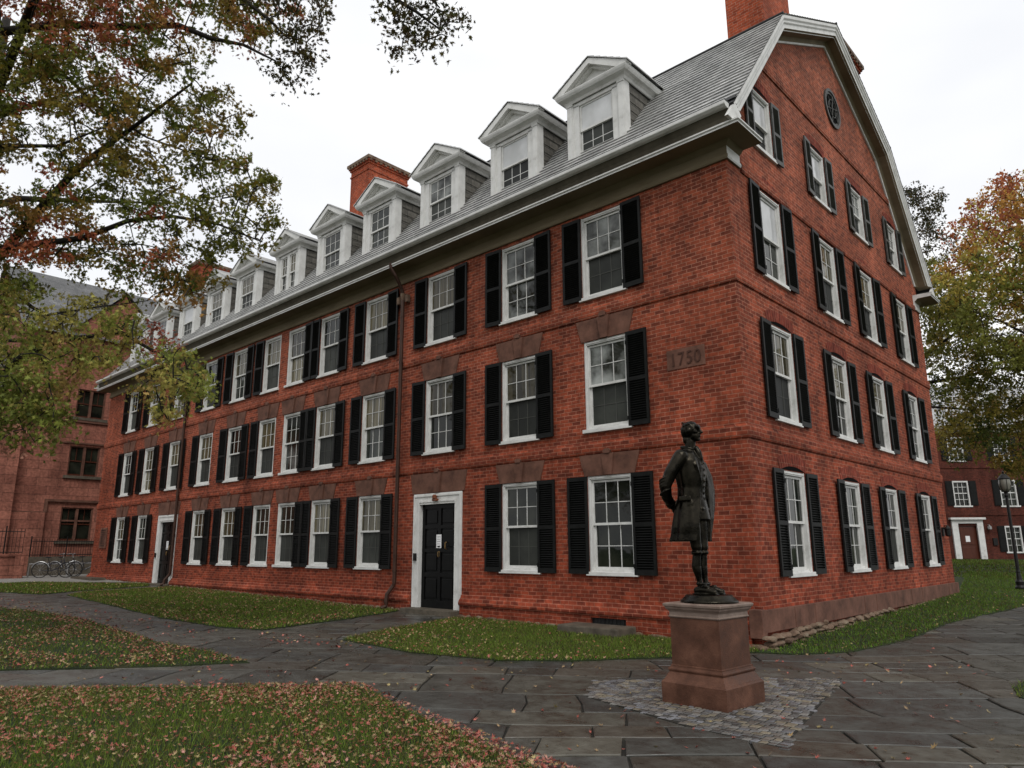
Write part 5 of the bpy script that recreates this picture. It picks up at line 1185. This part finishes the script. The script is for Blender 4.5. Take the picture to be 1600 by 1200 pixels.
def bicycle():
    b = empty('bicycle', (0, 0, 0))
    def wheel(x):
        m_ = MB(); k = 28
        m_.tube([(x+.33*math.cos(2*math.pi*i/k), 0, .34+.33*math.sin(2*math.pi*i/k)) for i in range(k+1)], .02, 6, cap=False); w_ = m_.build('wheel', M['rubber'], b)
        m_ = MB()
        for i in range(12): t = math.pi*i/6; m_.tube([(x, 0, .34), (x+.31*math.cos(t), 0, .34+.31*math.sin(t))], .003, 4)
        m_.tube([(x, -.05, .34), (x, .05, .34)], .02, 8); m_.build('spokes', M['silver'], w_)
    wheel(-.52); wheel(.52)
    m_ = MB(); hd, hb, bb, st_, ra, fa = (.38, 0, .86), (.42, 0, .70), (-.08, 0, .30), (-.22, 0, .78), (-.52, 0, .34), (.52, 0, .34)
    m_.tube([hb, (.2, 0, .45), bb], .024, 8); m_.tube([bb, st_], .018, 8); m_.tube([bb, ra], .014, 6); m_.tube([(-.20, 0, .70), ra], .012, 6); m_.tube([hd, hb, fa], .018, 8); m_.tube([(.40, 0, .76), (-.16, 0, .58)], .018, 8); m_.build('frame', M['darkframe'], b)
    m_ = MB(); m_.tube([(.36, 0, .86), (.33, 0, 1.02), (.36, .12, 1.06), (.24, .27, 1.05)], .013, 6); m_.tube([(.33, 0, 1.02), (.36, -.12, 1.06), (.24, -.27, 1.05)], .013, 6); m_.build('handlebar', M['silver'], b)
    m_ = MB(); m_.ell((-.24, 0, .90), (.13, .07, .03)); m_.tube([(-.22, 0, .78), (-.235, 0, .88)], .012, 6); m_.build('saddle', M['rubber'], b)
    m_ = MB(); m_.tube([(-.52+.37*math.cos(t), 0, .34+.37*math.sin(t)) for t in np.linspace(.3, 2.8, 10)], .016, 5); m_.build('mudguard', M['silver'], b)
    return b
def dup(o):
    c = o.copy(); COL.objects.link(c)
    for ch in list(o.children):
        d = ch.copy(); COL.objects.link(d); d.parent = c
        for g_ in list(ch.children): e = g_.copy(); COL.objects.link(e); e.parent = d
    return c
bk = bicycle(); bks = [bk, dup(bk), dup(bk)]
for o_, (x, y, rz), lab in zip(bks, ((-32.72, -1.30, R(60)), (-33.15, -.70, R(38)), (-33.35, .25, R(75))), ('silver bicycle leaning at the left end of the rack nearest the railing', 'silver bicycle in the middle of the rack between two others', 'silver bicycle at the right end of the rack beside the brick corner')):
    o_.location = (x, y, Tz(x, y)+.006); o_.rotation_euler = (R(4), 0, rz); tagp(o_, lab, 'bicycle', 'bicycles parked by the rack')
mb = MB(); mb.tube([(-34.2, -1.9, Tz(-34, 0)), (-34.2, -1.9, .86), (-34.2, 1.3, .86), (-34.2, 1.3, Tz(-34, 0))], .035, 8); mb.tube([(-34.2, -.3, Tz(-34, 0)), (-34.2, -.3, .86)], .03, 8)
tagp(mb.build('bike_rack', M['silver']), 'long pale metal rail of the bicycle rack behind the bicycles', 'bike rack')
mb = MB(); mb.box((-31.6, -.9, Tz(-31, 0)-.1), (-28.9, -.35, Tz(-30, 0)+.10)); tagp(mb.build('kerb_stone', M['stone']), 'dark stone slab lying at the foot of the hall beside the plaque corner', 'stone slab')
# ================================================================== BRICK BUILDING BEHIND, RIGHT
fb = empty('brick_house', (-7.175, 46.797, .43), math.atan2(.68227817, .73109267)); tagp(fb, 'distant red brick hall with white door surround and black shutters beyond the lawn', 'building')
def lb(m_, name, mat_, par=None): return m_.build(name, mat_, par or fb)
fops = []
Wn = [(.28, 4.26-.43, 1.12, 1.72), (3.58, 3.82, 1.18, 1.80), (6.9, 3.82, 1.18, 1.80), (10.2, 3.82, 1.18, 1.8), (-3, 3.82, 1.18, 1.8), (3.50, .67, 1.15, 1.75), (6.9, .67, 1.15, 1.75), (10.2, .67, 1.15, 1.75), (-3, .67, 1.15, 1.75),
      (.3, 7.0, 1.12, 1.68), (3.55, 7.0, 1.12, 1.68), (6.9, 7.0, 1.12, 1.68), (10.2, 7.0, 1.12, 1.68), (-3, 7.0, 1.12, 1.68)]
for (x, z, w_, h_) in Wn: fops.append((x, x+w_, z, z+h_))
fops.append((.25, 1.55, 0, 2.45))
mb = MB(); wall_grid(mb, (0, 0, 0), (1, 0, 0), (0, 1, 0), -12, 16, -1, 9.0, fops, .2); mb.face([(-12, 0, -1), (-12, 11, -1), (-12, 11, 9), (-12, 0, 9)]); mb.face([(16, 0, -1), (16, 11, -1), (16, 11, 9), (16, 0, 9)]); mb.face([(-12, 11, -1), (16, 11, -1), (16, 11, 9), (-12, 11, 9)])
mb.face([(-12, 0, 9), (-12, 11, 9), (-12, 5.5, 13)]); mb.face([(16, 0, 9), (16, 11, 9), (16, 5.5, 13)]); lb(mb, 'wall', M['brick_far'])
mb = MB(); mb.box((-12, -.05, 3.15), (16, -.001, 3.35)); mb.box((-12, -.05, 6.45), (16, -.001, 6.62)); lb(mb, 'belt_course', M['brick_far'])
mb = MB(); sweep(mb, [(-12, 0), (16, 0)], [(0, 9.0), (.1, 9.0), (.12, 9.2), (.42, 9.25), (.42, 9.33), (.5, 9.45), (0, 9.5)]); lb(mb, 'cornice', M['cream'])
mb = MB(); mb.face([(-12.3, -.5, 9.45), (16.3, -.5, 9.45), (16.3, 5.5, 13.6), (-12.3, 5.5, 13.6)], [(0, 0), (28, 0), (28, 7.3), (0, 7.3)]); mb.face([(-12.3, 11.5, 9.45), (16.3, 11.5, 9.45), (16.3, 5.5, 13.6), (-12.3, 5.5, 13.6)], [(0, 0), (28, 0), (28, 7.3), (0, 7.3)])
M['slate_light'] = brick('pale_slate', (.42, .42, .42), (.30, .30, .30), (.12, .12, .12), bw=.3, rh=.2, ms=.006, uv=True, rough=.45); lb(mb, 'roof', M['slate_light'])
for k_, (x, z, w_, h_) in enumerate(Wn):
    m_ = MB(); m_.box((x-.1, -.06, z-.1), (x+w_+.1, .08, z)); m_.box((x, .0, z), (x+.09, .12, z+h_)); m_.box((x+w_-.09, .0, z), (x+w_, .12, z+h_)); m_.box((x+.09, .0, z+h_-.1), (x+w_-.09, .12, z+h_)); w0 = lb(m_, 'window', M['white'])
    m_ = MB(); a, b = x+.09, x+w_-.09; m_.box((a, .06, z+h_/2-.03), (b, .12, z+h_/2+.03))
    for i in (1, 2): m_.box((a+(b-a)*i/3-.015, .07, z), (a+(b-a)*i/3+.015, .11, z+h_-.1))
    for j in (1, 3): m_.box((a, .07, z+h_*j/4-.015), (b, .11, z+h_*j/4+.015))
    m_.build('sash', M['white'], w0)
    m_ = MB(); m_.face([(a, .125, z), (b, .125, z), (b, .125, z+h_), (a, .125, z+h_)]); m_.build('pane', M['g_dark'], w0)
    for s_ in (-1, 1):
        u0 = x-.52 if s_ < 0 else x+w_+.02; m_ = MB(); m_.box((u0, -.06, z), (u0+.5, -.01, z+h_)); m_.box((u0+.06, -.075, z+.1), (u0+.44, -.061, z+h_*.47)); m_.box((u0+.06, -.075, z+h_*.53), (u0+.44, -.061, z+h_-.1)); m_.build('shutter', M['shutter'], w0)
m_ = MB(); m_.box((-.18, -.12, 0), (.24, .1, 2.6)); m_.box((1.56, -.12, 0), (1.98, .1, 2.6)); m_.box((-.18, -.12, 2.601), (1.98, .1, 2.86)); m_.box((-.32, -.3, 2.861), (2.12, .1, 3.0)); dw = lb(m_, 'doorway', M['white'])
m_ = MB(); m_.box((.24, .12, .02), (1.56, .17, 2.6)); m_.cbox((.42, .09, .2), (1.38, .125, 1.0), .02); m_.cbox((.42, .09, 1.15), (1.38, .125, 2.35), .02); m_.build('door', M['wood'], dw)
m_ = MB(); m_.box((.75, .075, 1.35), (1.05, .088, 1.75)); m_.build('notice', M['paper'], dw)
m_ = MB(); m_.box((-.4, -1.1, -.5), (2.2, -.02, .0)); m_.build('doorstep', M['stone'], dw)
mb = MB(); mb.box((-12, -.14, -.6), (-.41, -.001, .10)); mb.box((2.21, -.14, -.6), (16, -.001, .10)); lb(mb, 'base_slab', M['granite_cap'])
for x in (-3, 3.7, 10.3):
    m_ = MB(); m_.box((x, .5, 9.9), (x+.16, 1.9, 11.5)); m_.box((x+1.0, .5, 9.9), (x+1.16, 1.9, 11.5)); m_.box((x+.16, .5, 11.35), (x+1.0, 1.9, 11.5)); m_.box((x+.16, .5, 9.9), (x+1.0, 1.9, 10.05))
    m_.prism([(x-.15, 11.5), (x+1.31, 11.5), (x+.58, 12.1)], .4, 3.5, lambda p, t: (p[0], t, p[1])); d_ = lb(m_, 'dormer', M['white'])
    m_ = MB(); m_.face([(x+.1, .6, 10), (x+1.1, .6, 10), (x+1.1, .6, 11.4), (x+.1, .6, 11.4)]); m_.build('pane', M['g_dark'], d_)
    m_ = MB(); m_.box((x+.16, .54, 10.66), (x+1.0, .58, 10.73))
    for i in (1, 2): m_.box((x+.16+.84*i/3-.012, .55, 10.05), (x+.16+.84*i/3+.012, .58, 11.35))
    m_.build('sash', M['white'], d_)
m_ = MB(); m_.lathe([(.05, 0), (.13, .05), (.13, .22), (.04, .3)], 10, (2.35, -.2, 2.15)); m_.tube([(2.35, 0, 2.5), (2.35, -.2, 2.5), (2.35, -.2, 2.42)], .02, 6); lb(m_, 'wall_lantern', M['silver'])
m_ = MB(); m_.box((2.55, -.1, 1.1), (2.85, -.001, 1.6)); lb(m_, 'intercom_box', M['metal_dark'])
# ================================================================== LAMP POST
lx, ly = 1.26, 14.77; lz = Tz(lx, ly)-.12
lp = empty('lamp_post', (lx, ly, lz)); tagp(lp, 'black iron lamp post with an acorn lantern on the right lawn', 'lamp post')
mb = MB(); mb.lathe([(.17, -.05), (.17, .06), (.13, .10), (.14, .20), (.10, .26), (.115, .36), (.08, .42), (.065, .55), (.055, .62), (.062, .64), (.05, .70), (.04, 2.85), (.06, 2.88), (.06, 2.92), (.04, 2.95), (.075, 3.02)], 20); mb.build('pole', M['metal_dark'], lp)
mb = MB(); mb.lathe([(.08, 3.02), (.14, 3.10), (.165, 3.25), (.155, 3.38), (.10, 3.46)], 20); ln_ = mb.build('lantern_globe', M['lampglass'], lp, smooth=True)
mb = MB(); mb.lathe([(.165, 3.385), (.17, 3.41), (.10, 3.50), (.05, 3.55), (.02, 3.57), (.035, 3.61), (.005, 3.66)], 20)
for k_ in range(6): t = math.pi*k_/3; mb.tube([(.085*math.cos(t), .085*math.sin(t), 3.02), (.147*math.cos(t), .147*math.sin(t), 3.10), (.173*math.cos(t), .173*math.sin(t), 3.25), (.163*math.cos(t), .163*math.sin(t), 3.39)], .009, 5)
mb.build('lantern_cap', M['metal_dark'], lp)
# ================================================================== TREES OF THE YARD BEHIND THE PHOTOGRAPHER (mirrored in the window panes)
for (x, y, hh, lab, sd) in ((-9, -33, 15, 'tall yard tree behind the viewpoint, opposite the doorway', 51), (6, -30, 17, 'tall yard tree behind the viewpoint, opposite the corner', 52), (27, -12, 16, 'tall yard tree behind the viewpoint, opposite the gable', 53)):
    T_ = empty('yard_tree', (x, y, -.13)); tagp(T_, lab, 'tree'); mb = MB()
    mb.tube([(x, y, -.3), (x, y, 1.2), (x+.2, y, hh*.5), (x, y, hh*.9)], [.55, .38, .28, .05], 10)
    cl = []
    while len(cl) < 110:
        q = RNG.normal(0, 1, 3); q /= np.linalg.norm(q); r_ = RNG.uniform(.35, 1); cl.append((x+q[0]*hh*.36*r_, y+q[1]*hh*.36*r_, hh*.66+q[2]*hh*.34*r_))
    cl = np.array(cl); grow([([(x, y, hh*t) for t in (.3, .5, .7, .85)], .1)], cl, mb, .09, .02, .9)
    hang(mb.build('trunk', M['bark'], None, smooth=True), T_); hang(foliage('foliage', cl, 45, .95, .26, rhomb, colorize(cl, sd, oakpal), None, .2), T_)
